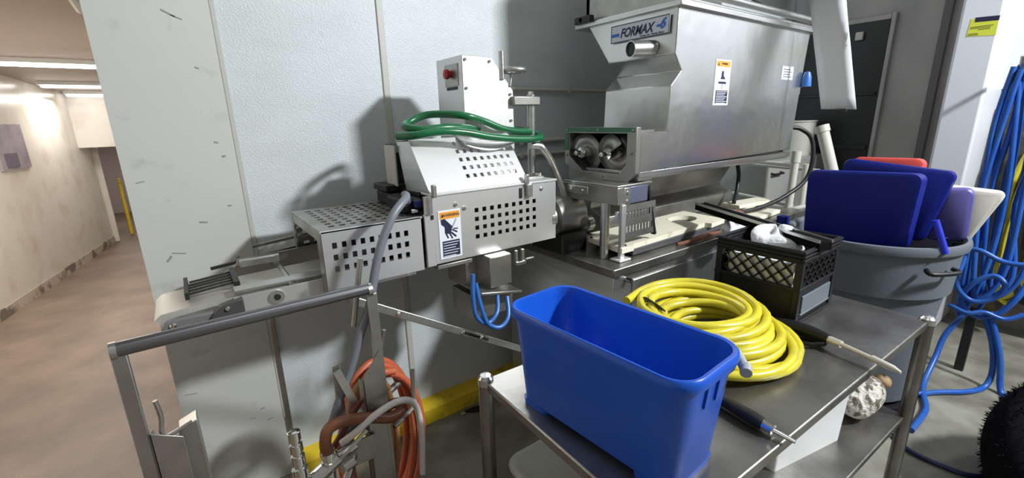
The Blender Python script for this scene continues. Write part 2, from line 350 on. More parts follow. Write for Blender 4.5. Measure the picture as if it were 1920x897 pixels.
# warning label on hopper side
def warning(parent, x0, x1, y, z0, z1, kind):
    W = x1-x0; H = z1-z0
    l = obj('warning_label', G().box(x0, x1, y-.0015, y, z0, z1), LABELW, parent)
    obj('orange_header', G().box(x0+.06*W, x1-.06*W, y-.0025, y-.0015, z1-.15*H if kind else z1-.17*H, z1-.03*H), ORANGE, l)
    text('WARNING', .06*H if kind else .085*H, NAVY, l, ((x0+x1)/2+.06*W, y-.003, z1-.09*H if kind else z1-.10*H), (1, 0, 0), (0, 0, 1), width=.9 if kind else 1.0)
    tx = x0+.17*W; tz = z1-.11*H; q = .045*H
    obj('hazard_triangle', G().prism([(tx-q*.8, y-.0028, tz-q*.5), (tx+q*.8, y-.0028, tz-q*.5), (tx, y-.0028, tz+q)], (0, .0012, 0)), NAVY, l)
    zb = z0+.04*H; zt = z0+(.33 if kind else .37)*H
    obj('text_block', G().box(x0+.12*W, x1-.1*W, y-.0025, y-.0015, zb, zt), NAVY, l)
    g = G(); nl = 8 if kind else 6
    for k in range(nl):
        z = zt-(k+.75)*(zt-zb)/nl; xe = x1-(.14+.16*((k*7) % 3)/2)*W
        g.box(x0+.15*W, xe, y-.0032, y-.0025, z-.0011, z+.0011)
    obj('text_lines', g, LABELW, l); return l
l = warning(HX, 1.968, 2.094, FY, 1.543, 1.738, 1)
# pictogram: boot above rollers
for poly in ([(2.022, 1.690), (2.036, 1.690), (2.038, 1.668), (2.050, 1.662), (2.050, 1.656), (2.014, 1.656), (2.020, 1.668)],):
    obj('pictogram', G().prism([(x, FY-.0028, z) for x, z in poly], (0, .0013, 0)), NAVY, l)
obj('pictogram', G().box(2.0, 2.062, FY-.0028, FY-.0015, 1.636, 1.645), NAVY, l)
obj('pictogram', G().box(2.028, 2.034, FY-.0028, FY-.0015, 1.614, 1.634), mat('label_grey', (.35, .37, .42), .5), l)
l2 = obj('notice_label', G().box(2.60, 2.728, FY-.0015, FY, 1.672, 1.738), LABELW, HX)
g = G()
for k in range(4): g.box(2.615, 2.71-.02*(k % 2), FY-.0025, FY-.0015, 1.685+k*.012, 1.688+k*.012)
obj('text_lines', g, NAVY, l2)
# trough base below the hopper
g = G().prism([(2.0, 1.40, 1.285), (2.0, 1.60, 1.05), (2.0, 1.43, 1.0), (2.0, 1.43, .935), (2.0, 1.64, .935), (2.0, 1.66, 1.285)], (0, 0, 0)); g = G()
pr_ = [(1.44, 1.27), (1.54, 1.085), (1.54, 1.065), (1.46, 1.025), (1.46, .937), (1.70, .937), (1.70, 1.27)]
g.prism([(1.61, y, z) for y, z in pr_], (1.21, 0, 0)); obj('trough_base', g, SSD, HX, bev=.003)
# valve box on the far end
g = G().box(2.83, 2.90, 1.17, 1.21, 1.60, 1.66); obj('end_bracket', g, SSD, HX, bev=.004)
obj('blue_cap', G().lathe((2.86, 1.13, 1.64), [(.026, 0), (.022, .05), (.014, .075), (.001, .08)], 16, cap0=True), BTUBE, HX)

# ================================================================== AUGER HOUSING
AG = thing('auger_housing', 'open square feed screw housing with two augers below the hopper front', 'auger housing', (1.5, 1.35, 1.245))
x0, x1 = 1.448, 1.475
out = [(1.555, 1.462), (1.148, 1.462), (1.148, 1.28), (1.19, 1.243), (1.46, 1.243), (1.555, 1.30)]
inn = [(1.525, 1.438), (1.195, 1.438), (1.195, 1.315), (1.235, 1.272), (1.44, 1.272), (1.525, 1.335)]
g = G(); n = 6
vs = [(x0, y, z) for y, z in out]+[(x0, y, z) for y, z in inn]+[(x1, y, z) for y, z in out]+[(x1, y, z) for y, z in inn]
fs = []
for i in range(n):
    j = (i+1) % n
    fs += [(i, j, j+6, i+6), (i+12, i+18, j+18, j+12), (i, i+12, j+12, j), (i+6, j+6, j+18, i+18)]
g.add(vs, fs); obj('flange', g, SSD, AG, bev=.002)
obj('gasket', G().box(x0-.003, x0, 1.16, 1.55, 1.443, 1.461).box(x0-.003, x0, 1.53, 1.553, 1.36, 1.44), GREENP, AG, label='green gasket strip along the top of the flange')
g = G(); vs = [(x1, y, z) for y, z in inn]+[(x1+.165, y, z) for y, z in inn]; g.add(vs, [(i, (i+1) % 6, (i+1) % 6+6, i+6) for i in range(6)]+[tuple(range(6, 12))]); obj('housing_bore', g, mat('bore_shade', (.02, .02, .02), .6, .4), AG, solid=.002)  # near-black colour paints the cavity shade onto the bore walls
for y0_, hand in ((1.455, 1), (1.305, -1)):
    g = G(); nseg = 44; R = .082; ri = .014; vs = []; fs = []
    for i in range(nseg+1):
        a = hand*2*math.pi*1.2*i/nseg+(.2 if hand > 0 else 2.6); x = 1.464+.085*i/nseg
        for r in (ri, R): vs.append((x, y0_+r*math.cos(a), 1.352+r*math.sin(a)))
    for i in range(nseg): fs.append((2*i, 2*i+1, 2*i+3, 2*i+2))
    g.add(vs, fs); a_ = obj('auger', g, SSD, AG, solid=.004)
    obj('shaft', G().tube([(1.64, y0_, 1.352), (1.455, y0_, 1.352), (1.454, y0_, 1.352), (1.418, y0_, 1.352), (1.413, y0_, 1.352)], [.024, .024, .011, .011, .007], 18, straight=True), CHROME, a_)
for y, z in ((1.54, 1.45), (1.35, 1.452), (1.165, 1.45), (1.17, 1.36), (1.54, 1.34), (1.32, 1.257)): bolt(AG, (x0, y, z), (-1, 0, 0), .006, SSD)
obj('side_plate', G().box(x1, 1.56, 1.150, 1.156, 1.25, 1.45), SS, AG)

# ================================================================== SUPPORT FRAME below the auger
SF = thing('support_stand', 'steel support stand with slotted grey guard under the auger housing', 'stand', (1.40, 1.2, .935))
obj('cross_head', G().box(1.345, 1.385, 1.145, 1.46, 1.165, 1.235), SSD, SF, bev=.003)
obj('top_plate', G().box(1.345, 1.56, 1.145, 1.45, 1.235, 1.243), SS, SF, bev=.002)
obj('front_block', G().box(1.385, 1.425, 1.145, 1.17, 1.155, 1.232), SS, SF, bev=.003)
obj('blue_panel', G().box(1.425, 1.535, 1.147, 1.155, 1.165, 1.232), mat('bluish_panel', (.16, .18, .27), .35, .5), SF, bev=.002)
obj('guard', G().perf((1.39, 1.146, 1.02), (1, 0, 0), (0, .02, 1), .20, .14, .01, .19, 9, .01, .13, 2, fill=.45), SSD, SF)
obj('guard_end', G().bar((1.595, 1.15, 1.01), (1.545, 1.16, 1.22), .012, .02, (1, 0, 0)), BLACKP, SF)
obj('leg', G().box(1.368, 1.392, 1.137, 1.153, .945, 1.165), SSB, SF, bev=.002)
obj('foot_plate', G().box(1.345, 1.415, 1.120, 1.175, .936, .945), WSH, SF, bev=.003)
obj('leg', G().cyl((1.353, 1.213, .936), (1.353, 1.213, 1.17), .019), SS, SF)
obj('latch', G().box(1.355, 1.372, 1.150, 1.165, 1.10, 1.14), CHROME, SF, bev=.003)
for z in (1.21, 1.175): bolt(SF, (1.405, 1.145, z), (0, -1, 0), .008)
obj('clamp', G().box(1.34, 1.36, 1.30, 1.42, 1.19, 1.225), SS, SF, bev=.003)
bolt(SF, (1.34, 1.33, 1.207), (-1, 0, 0)); bolt(SF, (1.34, 1.40, 1.207), (-1, 0, 0))
PL = thing('drive_shaft', 'fat horizontal steel drive cylinder between the perforated guard and the support stand', 'machine part', (1.3, 1.40, 1.0))
obj('barrel', G().tube([(1.21, 1.44, 1.09), (1.25, 1.44, 1.09), (1.25, 1.44, 1.09), (1.40, 1.44, 1.09)], [.06, .06, .085, .085], 28, straight=True), SSD, PL)
obj('collar', G().cyl((1.33, 1.30, 1.07), (1.36, 1.30, 1.07), .03), CHROME, PL)
obj('hub', G().cyl((1.19, 1.40, 1.10), (1.215, 1.40, 1.10), .055), SS, PL)
obj('mount', G().box(1.25, 1.40, 1.36, 1.56, .936, 1.02), DARKM, PL)

# ================================================================== CABINET
CB = thing('machine_cabinet', 'low wide stainless steel machine cabinet standing behind the table', 'cabinet', (2.1, 1.4, 0))
obj('body', G().box(1.29, 2.95, 1.10, 1.80, .02, .90), SS, CB, bev=.004)
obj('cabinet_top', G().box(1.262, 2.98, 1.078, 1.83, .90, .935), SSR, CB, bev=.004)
obj('door_panel', G().box(1.40, 2.1, 1.092, 1.10, .15, .86), SS, CB, bev=.003)
obj('knob', G().cyl((1.36, 1.10, .87), (1.36, 1.072, .87), .010), CHROME, CB)
g = G()
for x in (1.35, 2.88):
    for y in (1.15, 1.75): g.cyl((x, y, 0), (x, y, .03), .03)
obj('feet', g, DARKM, CB)

# ================================================================== FORMING HEAD (guard, hood, body)
GM = thing('forming_machine', 'steel forming head with perforated guard doors, white slanted hood and control tower', 'food machine', (.93, 1.5, 1.0))
obj('machine_body', G().box(.66, 1.19, 1.40, 1.80, 1.03, 1.235).box(.66, 1.19, 1.46, 1.85, 1.235, 1.26), DARKM, GM, bev=.004)  # dark colour stands for interior shade seen through the guard holes
obj('guard_door', G().perf((.650, 1.353, 1.022), (1, 0, 0), (0, 0, 1), .556, .24, .160, .460, 9, .055, .185, 4, fill=.50, th=.004), SSB, GM)
obj('door_edge', G().box(.648, 1.208, 1.344, 1.42, 1.261, 1.268), WSH, GM, bev=.001)
obj('door_end', G().box(1.202, 1.207, 1.353, 1.55, 1.022, 1.262), SSD, GM)
obj('hinge_plate', G().box(.618, .652, 1.340, 1.352, 1.02, 1.205), SSB, GM, bev=.002)
obj('hinge_post', G().cyl((.636, 1.345, 1.205), (.636, 1.345, 1.262), .016), SS, GM)
obj('hinge_pin', G().box(.650, .664, 1.328, 1.344, 1.258, 1.30), SSD, GM, bev=.002)
obj('door_latch', G().box(1.045, 1.060, 1.335, 1.350, 1.255, 1.30).box(1.050, 1.075, 1.333, 1.347, 1.213, 1.262), SS, GM, bev=.002)
obj('latch_block', G().box(1.020, 1.034, 1.345, 1.352, 1.21, 1.25), DARKM, GM, bev=.002)
wl = warning(GM, .672, .758, 1.3485, 1.036, 1.207, 0)
# hand cut by blade
hp = 1.3485
hand = [(.680, 1.176), (.695, 1.178), (.720, 1.152), (.724, 1.150), (.716, 1.125), (.706, 1.124), (.694, 1.128), (.694, 1.150), (.682, 1.160)]
obj('hand_symbol', G().prism([(x, hp-.0028, z) for x, z in hand], (0, .0013, 0)), NAVY, wl)
g = G()
for p0, p1, wd in (((.697, 1.128), (.706, 1.108), .005), ((.712, 1.126), (.722, 1.105), .005), ((.718, 1.128), (.737, 1.110), .006), ((.722, 1.137), (.742, 1.126), .005), ((.728, 1.140), (.745, 1.138), .004)):
    g.bar((p0[0], hp-.002, p0[1]), (p1[0], hp-.002, p1[1]), wd, .001, (0, 0, 1))
obj('finger_symbol', g, NAVY, wl)
obj('blade_symbol', G().bar((.722, hp-.002, 1.142), (.740, hp-.002, 1.174), .005, .001, (1, 0, 0)), mat('label_grey', (.35, .37, .42), .5), wl)
for x, z in ((.742, 1.222), (.776, 1.205), (1.13, 1.235)): bolt(GM, (x, 1.349, z), (0, -1, 0), .008)
obj('bracket', G().box(.642, .650, 1.336, 1.344, 1.185, 1.20), DARKM, GM)
# slanted hood
hb = Vector((.650, 1.352, 1.268)); hv = Vector((0, .140, .174)); hl = hv.length
obj('hood_front', G().perf(hb+Vector((0, .003, 0)), (1, 0, 0), hv, .42, hl, .155, .395, 8, .035, hl-.01, 5, fill=.45, th=.003), WSH, GM)
obj('hood_side', G().prism([(.650, 1.356, 1.268), (.650, 1.494, 1.442), (.650, 1.60, 1.436), (.650, 1.545, 1.262)], (.004, 0, 0)), SS, GM)
obj('hood_top', G().prism([(.650, 1.494, 1.442), (.650, 1.60, 1.438), (.650, 1.60, 1.434), (.650, 1.494, 1.438)], (.42, 0, 0)), WSH, GM)
g = G(); n = 12; vs = []; 
for i in range(n+1):
    t_ = i/n; x = .84+.235*t_
    for yy, zz in ((1.50, 1.452), (1.43, 1.418-.026*math.sin(t_*math.pi))): vs.append((x, yy+.0, zz+.0))
g.add(vs, [(2*i, 2*i+1, 2*i+3, 2*i+2) for i in range(n)]); obj('hood_flap', g, WSH, GM, solid=.002)
# control tower
cb = [(.885, 1.735), (1.017, 1.733), (1.115, 1.614), (1.119, 1.25), (.885, 1.25)]
ct = obj('control_tower', G().prism([(x, 1.50, z) for x, z in cb], (0, .20, 0)), SSB, GM, bev=.003)
obj('switch_plate', G().box(.8825, .885, 1.53, 1.63, 1.63, 1.71), SSD, ct, bev=.001)
obj('stop_button', G().tube([(.882, 1.585, 1.674), (.872, 1.585, 1.674), (.871, 1.585, 1.674), (.860, 1.585, 1.674), (.857, 1.585, 1.674)], [.013, .013, .018, .018, .012], 20, straight=True), REDB, ct, label='red emergency stop button')
obj('switch_label', G().box(.8826, .8835, 1.54, 1.62, 1.617, 1.628), NAVY, ct)
for x, z in ((.898, 1.72), (1.005, 1.718), (.898, 1.62), (1.098, 1.60), (1.10, 1.50)): bolt(ct, (x, 1.4985, z), (0, -1, 0), .006)
obj('crank_pin', G().cyl((1.062, 1.50, 1.655), (1.062, 1.50, 1.757), .011), SS, GM)
hw = obj('hand_wheel', G().tube([(1.118+.043*math.cos(a), 1.50+.043*math.sin(a), 1.690) for a in [k*math.pi/8 for k in range(16)]], .010, 10, closed=True, sub=3), SS, GM)
obj('spoke', G().bar((1.075, 1.50, 1.686), (1.16, 1.50, 1.686), .012, .006).cyl((1.098, 1.50, 1.63), (1.110, 1.50, 1.69), .007), SS, hw)
cp = obj('clamp_post', G().cyl((1.205, 1.50, .99), (1.205, 1.50, 1.60), .016), SS, GM)
obj('clamp_arm', G().box(1.10, 1.235, 1.475, 1.525, 1.557, 1.592), SSD, cp, bev=.004)
obj('post_nut', G().cyl((1.205, 1.50, 1.592), (1.205, 1.50, 1.612), .012, 6), CHROME, cp)
obj('post_foot', G().cyl((1.205, 1.47, 1.262), (1.205, 1.47, 1.285), .03, 20), CHROME, cp)
obj('deck_plate', G().box(1.08, 1.206, 1.42, 1.75, 1.262, 1.275), SSD, GM, bev=.002)
# brackets and motor under
obj('support_column', G().box(.845, .940, 1.30, 1.40, .90, 1.018), SS, GM, bev=.003)
obj('support_frame', G().box(.80, 1.0, 1.40, 1.55, .88, 1.03), SSD, GM, bev=.003)
obj('arm_box', G().prism([(.79, 1.28, .89), (.79, 1.40, .89), (.99, 1.52, .845), (.99, 1.30, .845)], (0, 0, .012)).box(.80, .985, 1.36, 1.52, .76, .86), SSD, GM, bev=.003)
obj('tee_bracket', G().box(.965, .975, 1.305, 1.315, .97, 1.02).box(.995, 1.007, 1.305, 1.315, .97, 1.02).box(.965, 1.01, 1.30, 1.32, .962, .975).box(1.01, 1.05, 1.30, 1.31, .975, .982), SS, GM, bev=.001)
obj('outfeed_lip', G().box(.66, .80, 1.35, 1.45, 1.000, 1.015), SSD, GM, bev=.002)
for k, (pp) in enumerate(([(.745, 1.26, .99), (.735, 1.25, .91), (.745, 1.25, .835), (.79, 1.25, .795), (.84, 1.26, .82), (.87, 1.30, .87)], [(.760, 1.27, .95), (.765, 1.25, .87), (.785, 1.24, .80), (.83, 1.23, .775), (.875, 1.24, .80), (.90, 1.28, .86)])):
    tag(obj('air_tube', G().tube(pp, .0085, 10), BTUBE), ('blue air tube looping lower under the forming head, nearest the blue bucket', 'blue air tube hanging farther left under the forming head')[1-k], 'tube', 'blue air tubes')
# U tube guard
t = thing('curved_steel_tube', 'bent steel tube standing on a small foot beside the perforated guard', 'tube', (1.315, 1.43, .936))
obj('tube', G().tube([(1.15, 1.44, 1.40), (1.19, 1.435, 1.396), (1.205, 1.43, 1.385), (1.255, 1.43, 1.325), (1.325, 1.43, 1.185), (1.335, 1.43, 1.16), (1.332, 1.43, 1.12), (1.318, 1.43, .945)], .0155, 12, sub=4), SS, t)
obj('foot_plate', G().box(1.275, 1.365, 1.40, 1.465, .936, .946), WSH, t, bev=.003)
# black infeed parts behind the hood
t = thing('paper_feeder', 'dark steel box frame on the machine between hood and wall', 'machine part', (.68, 1.68, 1.18))
obj('frame_plate', G().box(.638, .645, 1.60, 1.70, 1.27, 1.42), WDIM, t, bev=.002)
obj('dark_panel', G().box(.645, .74, 1.68, 1.70, 1.27, 1.425), DARKM, t)
obj('feeder_base', G().box(.61, .74, 1.60, 1.75, 1.20, 1.245).box(.60, .70, 1.62, 1.75, 1.25, 1.275), DARKM, t, bev=.004)
obj('yellow_sticker', G().prism([(.690, 1.60, 1.335), (.735, 1.60, 1.345), (.735, 1.60, 1.375)], (0, .003, 0)), YEL, t)
obj('chute', G().prism([(.672, 1.602, 1.305), (.735, 1.602, 1.305), (.735, 1.602, 1.345), (.700, 1.602, 1.335)], (0, .003, 0)), WDIM, t)
t = thing('drive_motor', 'black motor with a chrome ring below the left end of the white hood', 'motor', (.62, 1.45, 1.20))
obj('motor_case', G().box(.575, .645, 1.40, 1.56, 1.205, 1.25), BLACKP, t, bev=.008)
obj('blue_cover', G().box(.605, .632, 1.372, 1.40, 1.222, 1.25), mat('navy_cover', (.01, .025, .12), .4), t, bev=.006)
obj('ring', G().cyl((.595, 1.39, 1.213), (.615, 1.385, 1.213), .008), CHROME, t)
# stay bar
t = thing('stay_bar', 'slotted flat steel stay bar sloping down from the conveyor to the cabinet', 'bar', (.75, 1.3, .5))
g = G().bar((.31, 1.30, 1.008), (1.27, 1.30, .43), .026, .006, (0, 0, 1)); obj('flat_bar', g, SS, t, bev=.002)
for f in (.18, .42, .50): 
    p = Vector((.31, 1.30, 1.008)).lerp(Vector((1.27, 1.30, .43)), f)
    bolt(t, (p.x, 1.296, p.z), (0, -1, 0), .009); 
g = G().bar(Vector((.31, 1.295, 1.008)).lerp(Vector((1.27, 1.295, .43)), .43), Vector((.31, 1.295, 1.008)).lerp(Vector((1.27, 1.295, .43)), .53), .009, .004, (0, 0, 1)); obj('slot', g, DARKM, t)

# ================================================================== BOX GUARD over the outfeed
BG = thing('perforated_guard', 'box shaped perforated steel guard over the outfeed conveyor', 'guard', (.45, 1.55, 1.0))
obj('front_panel', G().perf((.292, 1.350, 1.015), (1, 0, 0), (0, 0, 1), .316, .182, .02, .275, 9, .045, .155, 3, fill=.50, th=.003), SSB, BG)
obj('top_panel', G().perf((.292, 1.350, 1.195), (1, 0, 0), (0, 1, 0), .36, .42, .03, .33, 9, .04, .39, 8, fill=.55, th=.003), SSD, BG)
obj('top_edge', G().box(.290, .612, 1.347, 1.353, 1.193, 1.199), WSH, BG)
obj('back_panel', G().perf((.292, 1.765, 1.0), (1, 0, 0), (0, 0, 1), .36, .195, .02, .34, 9, .05, .18, 3, fill=.55, th=.003), SSD, BG)
obj('side_frame', G().box(.290, .295, 1.35, 1.40, 1.0, 1.195).box(.290, .295, 1.735, 1.768, .99, 1.195).box(.290, .295, 1.40, 1.74, 1.165, 1.195).box(.290, .295, 1.60, 1.74, .995, 1.01), SSD, BG)
# ================================================================== CONVEYOR
CV = thing('conveyor', 'low outfeed belt conveyor passing under the perforated guard towards the wall end', 'conveyor', (.2, 1.55, .95))
m_belt = bpy.data.materials.new('wire_belt'); m_belt.use_nodes = True
nt = m_belt.node_tree; b = nt.nodes['Principled BSDF']; b.inputs['Metallic'].default_value = .6; b.inputs['Roughness'].default_value = .45
tc = nt.nodes.new('ShaderNodeTexCoord'); wv = nt.nodes.new('ShaderNodeTexWave'); wv.bands_direction = 'Y'; wv.inputs['Scale'].default_value = 30; wv.inputs['Distortion'].default_value = .3
rp = nt.nodes.new('ShaderNodeValToRGB'); rp.color_ramp.elements[0].color = (.36, .35, .31, 1); rp.color_ramp.elements[1].color = (.60, .59, .54, 1)
nt.links.new(tc.outputs['Object'], wv.inputs['Vector']); nt.links.new(wv.outputs[0], rp.inputs[0]); nt.links.new(rp.outputs[0], b.inputs['Base Color'])
bpn = nt.nodes.new('ShaderNodeBump'); bpn.inputs['Strength'].default_value = .6; bpn.inputs['Distance'].default_value = .004
nt.links.new(wv.outputs[0], bpn.inputs['Height']); nt.links.new(bpn.outputs[0], b.inputs['Normal'])
g = G(); prof = [(-.11, 1.000), (-.128, 1.012), (-.112, 1.026), (.0, 1.034), (.64, 1.052), (.64, 1.038), (.0, 1.018), (-.09, 1.010)]
g.prism([(x, 1.43, z) for x, z in prof], (0, .19, 0)); obj('belt', g, m_belt, CV, smooth=60)
obj('side_rail', G().prism([(.055, 1.40, .985), (.60, 1.40, .985), (.60, 1.40, 1.045), (.055, 1.40, 1.040)], (0, .006, 0)), SSB, CV, bev=.001)
obj('side_rail', G().prism([(.055, 1.72, .995), (.64, 1.72, .995), (.64, 1.72, 1.085), (.10, 1.72, 1.065)], (0, .006, 0)), SSD, CV, bev=.001)
obj('rail_lip', G().box(.06, .62, 1.406, 1.455, 1.052, 1.056), SS, CV)
obj('nose_arm', G().prism([(-.118, 1.40, .992), (.06, 1.40, .985), (.06, 1.40, 1.012), (-.10, 1.40, 1.012)], (0, .02, 0)), mat('grey_nylon', (.14, .14, .145), .45), CV, bev=.003)
obj('nose_block', G().prism([(-.01, 1.385, .995), (.075, 1.385, .995), (.075, 1.385, 1.040), (.02, 1.385, 1.028)], (0, .03, 0)), mat('charcoal_nylon', (.05, .05, .05), .5), CV, bev=.003)
bolt(CV, (-.09, 1.40, 1.0), (0, -1, 0), .008); bolt(CV, (.035, 1.385, 1.018), (0, -1, 0), .007)
obj('boss', G().cyl((.16, 1.40, 1.018), (.16, 1.392, 1.018), .020, 20), SS, CV); obj('boss_bore', G().cyl((.16, 1.394, 1.018), (.16, 1.388, 1.018), .009, 14), DARKM, CV)
g = G()
for k in range(5): g.cyl((-.05+.002*k, 1.50+.03*k, 1.046), (.07+.002*k, 1.50+.03*k, 1.056), .0035, 8)
g.box(-.055, -.045, 1.48, 1.65, 1.036, 1.056).box(.065, .08, 1.48, 1.65, 1.04, 1.062); obj('hold_down_rack', g, DARKM, CV)
obj('cross_tube', G().cyl((.21, 1.41, 1.032), (.21, 1.715, 1.032), .012), SS, CV)
obj('gate', G().box(.10, .22, 1.66, 1.68, 1.05, 1.075), SS, CV, bev=.003)
obj('inner_bracket', G().box(.545, .555, 1.41, 1.45, 1.0, 1.06).box(.575, .585, 1.41, 1.45, .99, 1.05), DARKM, CV)
obj('inner_shade_box', G().box(.37, .60, 1.43, 1.70, 1.065, 1.165), DARKM, CV, bev=.004)  # added dark box, makes the guard holes look shaded inside
obj('support_arm', G().box(.60, .68, 1.46, 1.70, .98, 1.03), DARKM, CV)
# rail on the wall behind the conveyor
t = thing('guide_rail', 'long dark steel guide rail on the wall side of the conveyor', 'rail', (.35, 1.80, 1.02))
obj('rail', G().bar((.02, 1.80, 1.03), (.62, 1.80, 1.085), .010, .010), DARKM, t)
obj('lower_rail', G().bar((.16, 1.86, 1.07), (.62, 1.86, 1.11), .010, .010), SSD, t)
obj('rail_mount', G().box(.60, .66, 1.76, 1.88, 1.03, 1.12), DARKM, t)

# ================================================================== GREEN HOSE
g = G().tube([(.63, 1.53, 1.456), (.66, 1.45, 1.458), (.74, 1.415, 1.468), (.83, 1.405, 1.462), (.93, 1.40, 1.443), (1.05, 1.40, 1.430), (1.16, 1.41, 1.427), (1.215, 1.45, 1.432), (1.235, 1.50, 1.442), (1.19, 1.555, 1.458), (1.08, 1.545, 1.468), (.97, 1.52, 1.470), (.87, 1.475, 1.476), (.78, 1.462, 1.480), (.70, 1.48, 1.476),
              (.665, 1.54, 1.486), (.70, 1.60, 1.500), (.78, 1.59, 1.528), (.86, 1.475, 1.522), (.95, 1.470, 1.500), (1.03, 1.465, 1.470), (1.12, 1.475, 1.456), (1.19, 1.49, 1.452)], .0138, 12)
tag(obj('garden_hose', g, GHOSE), 'green rubber hose coiled on top of the white hood', 'hose')

# ================================================================== TABLE
TB = thing('work_table', 'stainless steel work table with a lower shelf in the foreground', 'table', (1.28, .62, 0))
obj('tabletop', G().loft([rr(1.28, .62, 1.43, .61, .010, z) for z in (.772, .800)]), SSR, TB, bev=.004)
obj('top_apron', G().box(.60, 1.96, .335, .345, .752, .773).box(.60, 1.96, .895, .905, .745, .773).box(.585, .595, .34, .90, .752, .773).box(1.965, 1.975, .34, .90, .745, .773), SSD, TB)
TB.rotation_euler.z = rad(-2.0)
for x, y in ((.572, .920), (1.988, .322), (1.988, .920), (.572, .322)):
    l = obj('leg', G().cyl((x, y, .03), (x, y, .806), .021), SSR, TB)
    obj('foot', G().lathe((x, y, 0), [(.024, 0), (.024, .01), (.014, .02), (.014, .04)], 16, cap0=True), DARKM, l)
    obj('leg_cap', G().lathe((x, y, .806), [(.022, -.02), (.022, 0), (.015, .008), (.001, .010)], 16), SS, l)
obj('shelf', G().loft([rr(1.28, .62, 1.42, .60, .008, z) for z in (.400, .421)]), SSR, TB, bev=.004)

# ================================================================== BUCKET
BK = thing('bucket', 'rectangular deep blue plastic bucket with grey handle in the foreground on the table', 'bucket', (.70, .60, .80))
A4 = Matrix.Translation((.70, .60, 0)) @ Matrix.Rotation(rad(3.8), 4, 'Z')
def rl(wd, ln, r, z): return [A4 @ p for p in rr(0, 0, wd, ln, r, z, 7)]
g = G().loft([rl(.168, .418, .035, .816), rl(.176, .428, .045, .822), rl(.203, .470, .05, 1.035), rl(.205, .472, .05, 1.04), rl(.222, .490, .055, 1.041), rl(.226, .494, .056, 1.050), rl(.224, .492, .056, 1.062),
              rl(.216, .484, .053, 1.066), rl(.203, .470, .048, 1.064), rl(.196, .463, .047, 1.045), rl(.168, .420, .042, .830), rl(.155, .405, .035, .824)])
obj('bucket_body', g, BLUEP, BK, smooth=50)
for y in (.165, -.165):
    g = G().loft([[A4 @ p for p in rr(0, y, .166, .088, .02, .800, 4)], [A4 @ p for p in rr(0, y, .170, .092, .02, .8165, 4)]]); obj('foot', g, BLUEP, BK)
g = G()
for x in (-.030, .012): 
    g.prism([A4 @ Vector((x, -.2335, 1.04)), A4 @ Vector((x+.010, -.2335, 1.04)), A4 @ Vector((x+.010, -.228, .985)), A4 @ Vector((x, -.228, .985))], (A4.to_3x3() @ Vector((0, -.006, 0))))
g.prism([A4 @ Vector((.012, -.2335, 1.04)), A4 @ Vector((.085, -.2335, 1.04)), A4 @ Vector((.085, -.229, 1.018)), A4 @ Vector((.012, -.229, 1.018))], (A4.to_3x3() @ Vector((0, -.004, 0))))
obj('handle_lug', g, BLUEP, BK)
g = G().tube([A4 @ Vector(p) for p in ((.078, -.256, 1.026), (.096, -.240, 1.034), (.118, -.205, 1.044), (.148, -.165, 1.036))], [.009, .010, .013, .013], 10)
g.cyl(A4 @ Vector((.074, -.258, 1.027)), A4 @ Vector((.092, -.250, 1.030)), .011)
obj('handle', g, mat('grey_handle', (.36, .37, .40), .4), BK, label='grey plastic carrying handle')

# ================================================================== YELLOW HOSE COIL
g = G(); pts = []; C0 = (1.262, .668)
RS = [.205, .180, .222, .190, .160, .130, .215, .185, .155, .125, .200, .172, .142, .178, .195, .16]
NL = 14
for k in range(NL*16+1):
    u = k/16; a = 2*math.pi*k/16+2.2; L_ = int(u)
    rr0 = RS[L_]; rr1 = RS[min(NL, L_+1)]
    t_ = u-L_; R = rr0*(1-t_)+rr1*t_
    z = .8185+min(.088, u*.0068)+.004*math.sin(a*2+L_)
    ox = .02*math.sin(L_*2.1); oy = -.05+.0095*u
    pts.append((C0[0]+ox+R*math.cos(a)*1.05, C0[1]+oy+R*math.sin(a)*.95, z))
g.tube(pts, .0135, 10, sub=2)
YC = thing('yellow_hose', 'thick yellow hose coiled on the table behind the blue bucket', 'hose', (1.275, .675, .8))
obj('hose_coil', g, YHOSE, YC)
g = G()
for k in range(3): g.tube([(1.15+.006*k, .77+.015*k, .905-.004*k), (1.155+.006*k, .82+.015*k, .918), (1.165+.006*k, .865+.01*k, .900), (1.17, .88, .86)], .003, 6)
obj('black_tie', g, BLACKR, YC)

# ================================================================== SPRAY GUN
SG = thing('spray_gun', 'black wash-down spray gun with a pale steel lance lying on the table', 'spray gun', (1.49, .42, .80))
g = G().tube([(1.53, .60, .815), (1.525, .545, .822), (1.515, .49, .828), (1.497, .43, .830)], [.017, .022, .020, .015], 12); obj('handle', g, BLACKP, SG)
g = G().loft([[Vector((x, y, z)) for x, y in ((1.500, .555), (1.56, .545), (1.575, .505), (1.545, .455), (1.505, .435))] for z in (.802, .812)]); obj('gun_body', g, BLACKP, SG, bev=.003)
g = G().tube([(1.475, .545, .815), (1.455, .51, .812), (1.452, .475, .812), (1.478, .435, .82)], .006, 8); obj('trigger', g, BLACKP, SG)
g = G().tube([(1.497, .432, .83), (1.487, .395, .832), (1.486, .394, .832), (1.470, .318, .828), (1.469, .316, .828), (1.458, .265, .824), (1.452, .246, .822)], [.012, .011, .0065, .0065, .010, .009, .004], 12, straight=True); obj('lance', g, mat('pale_steel', (.62, .58, .50), .4, .5), SG)
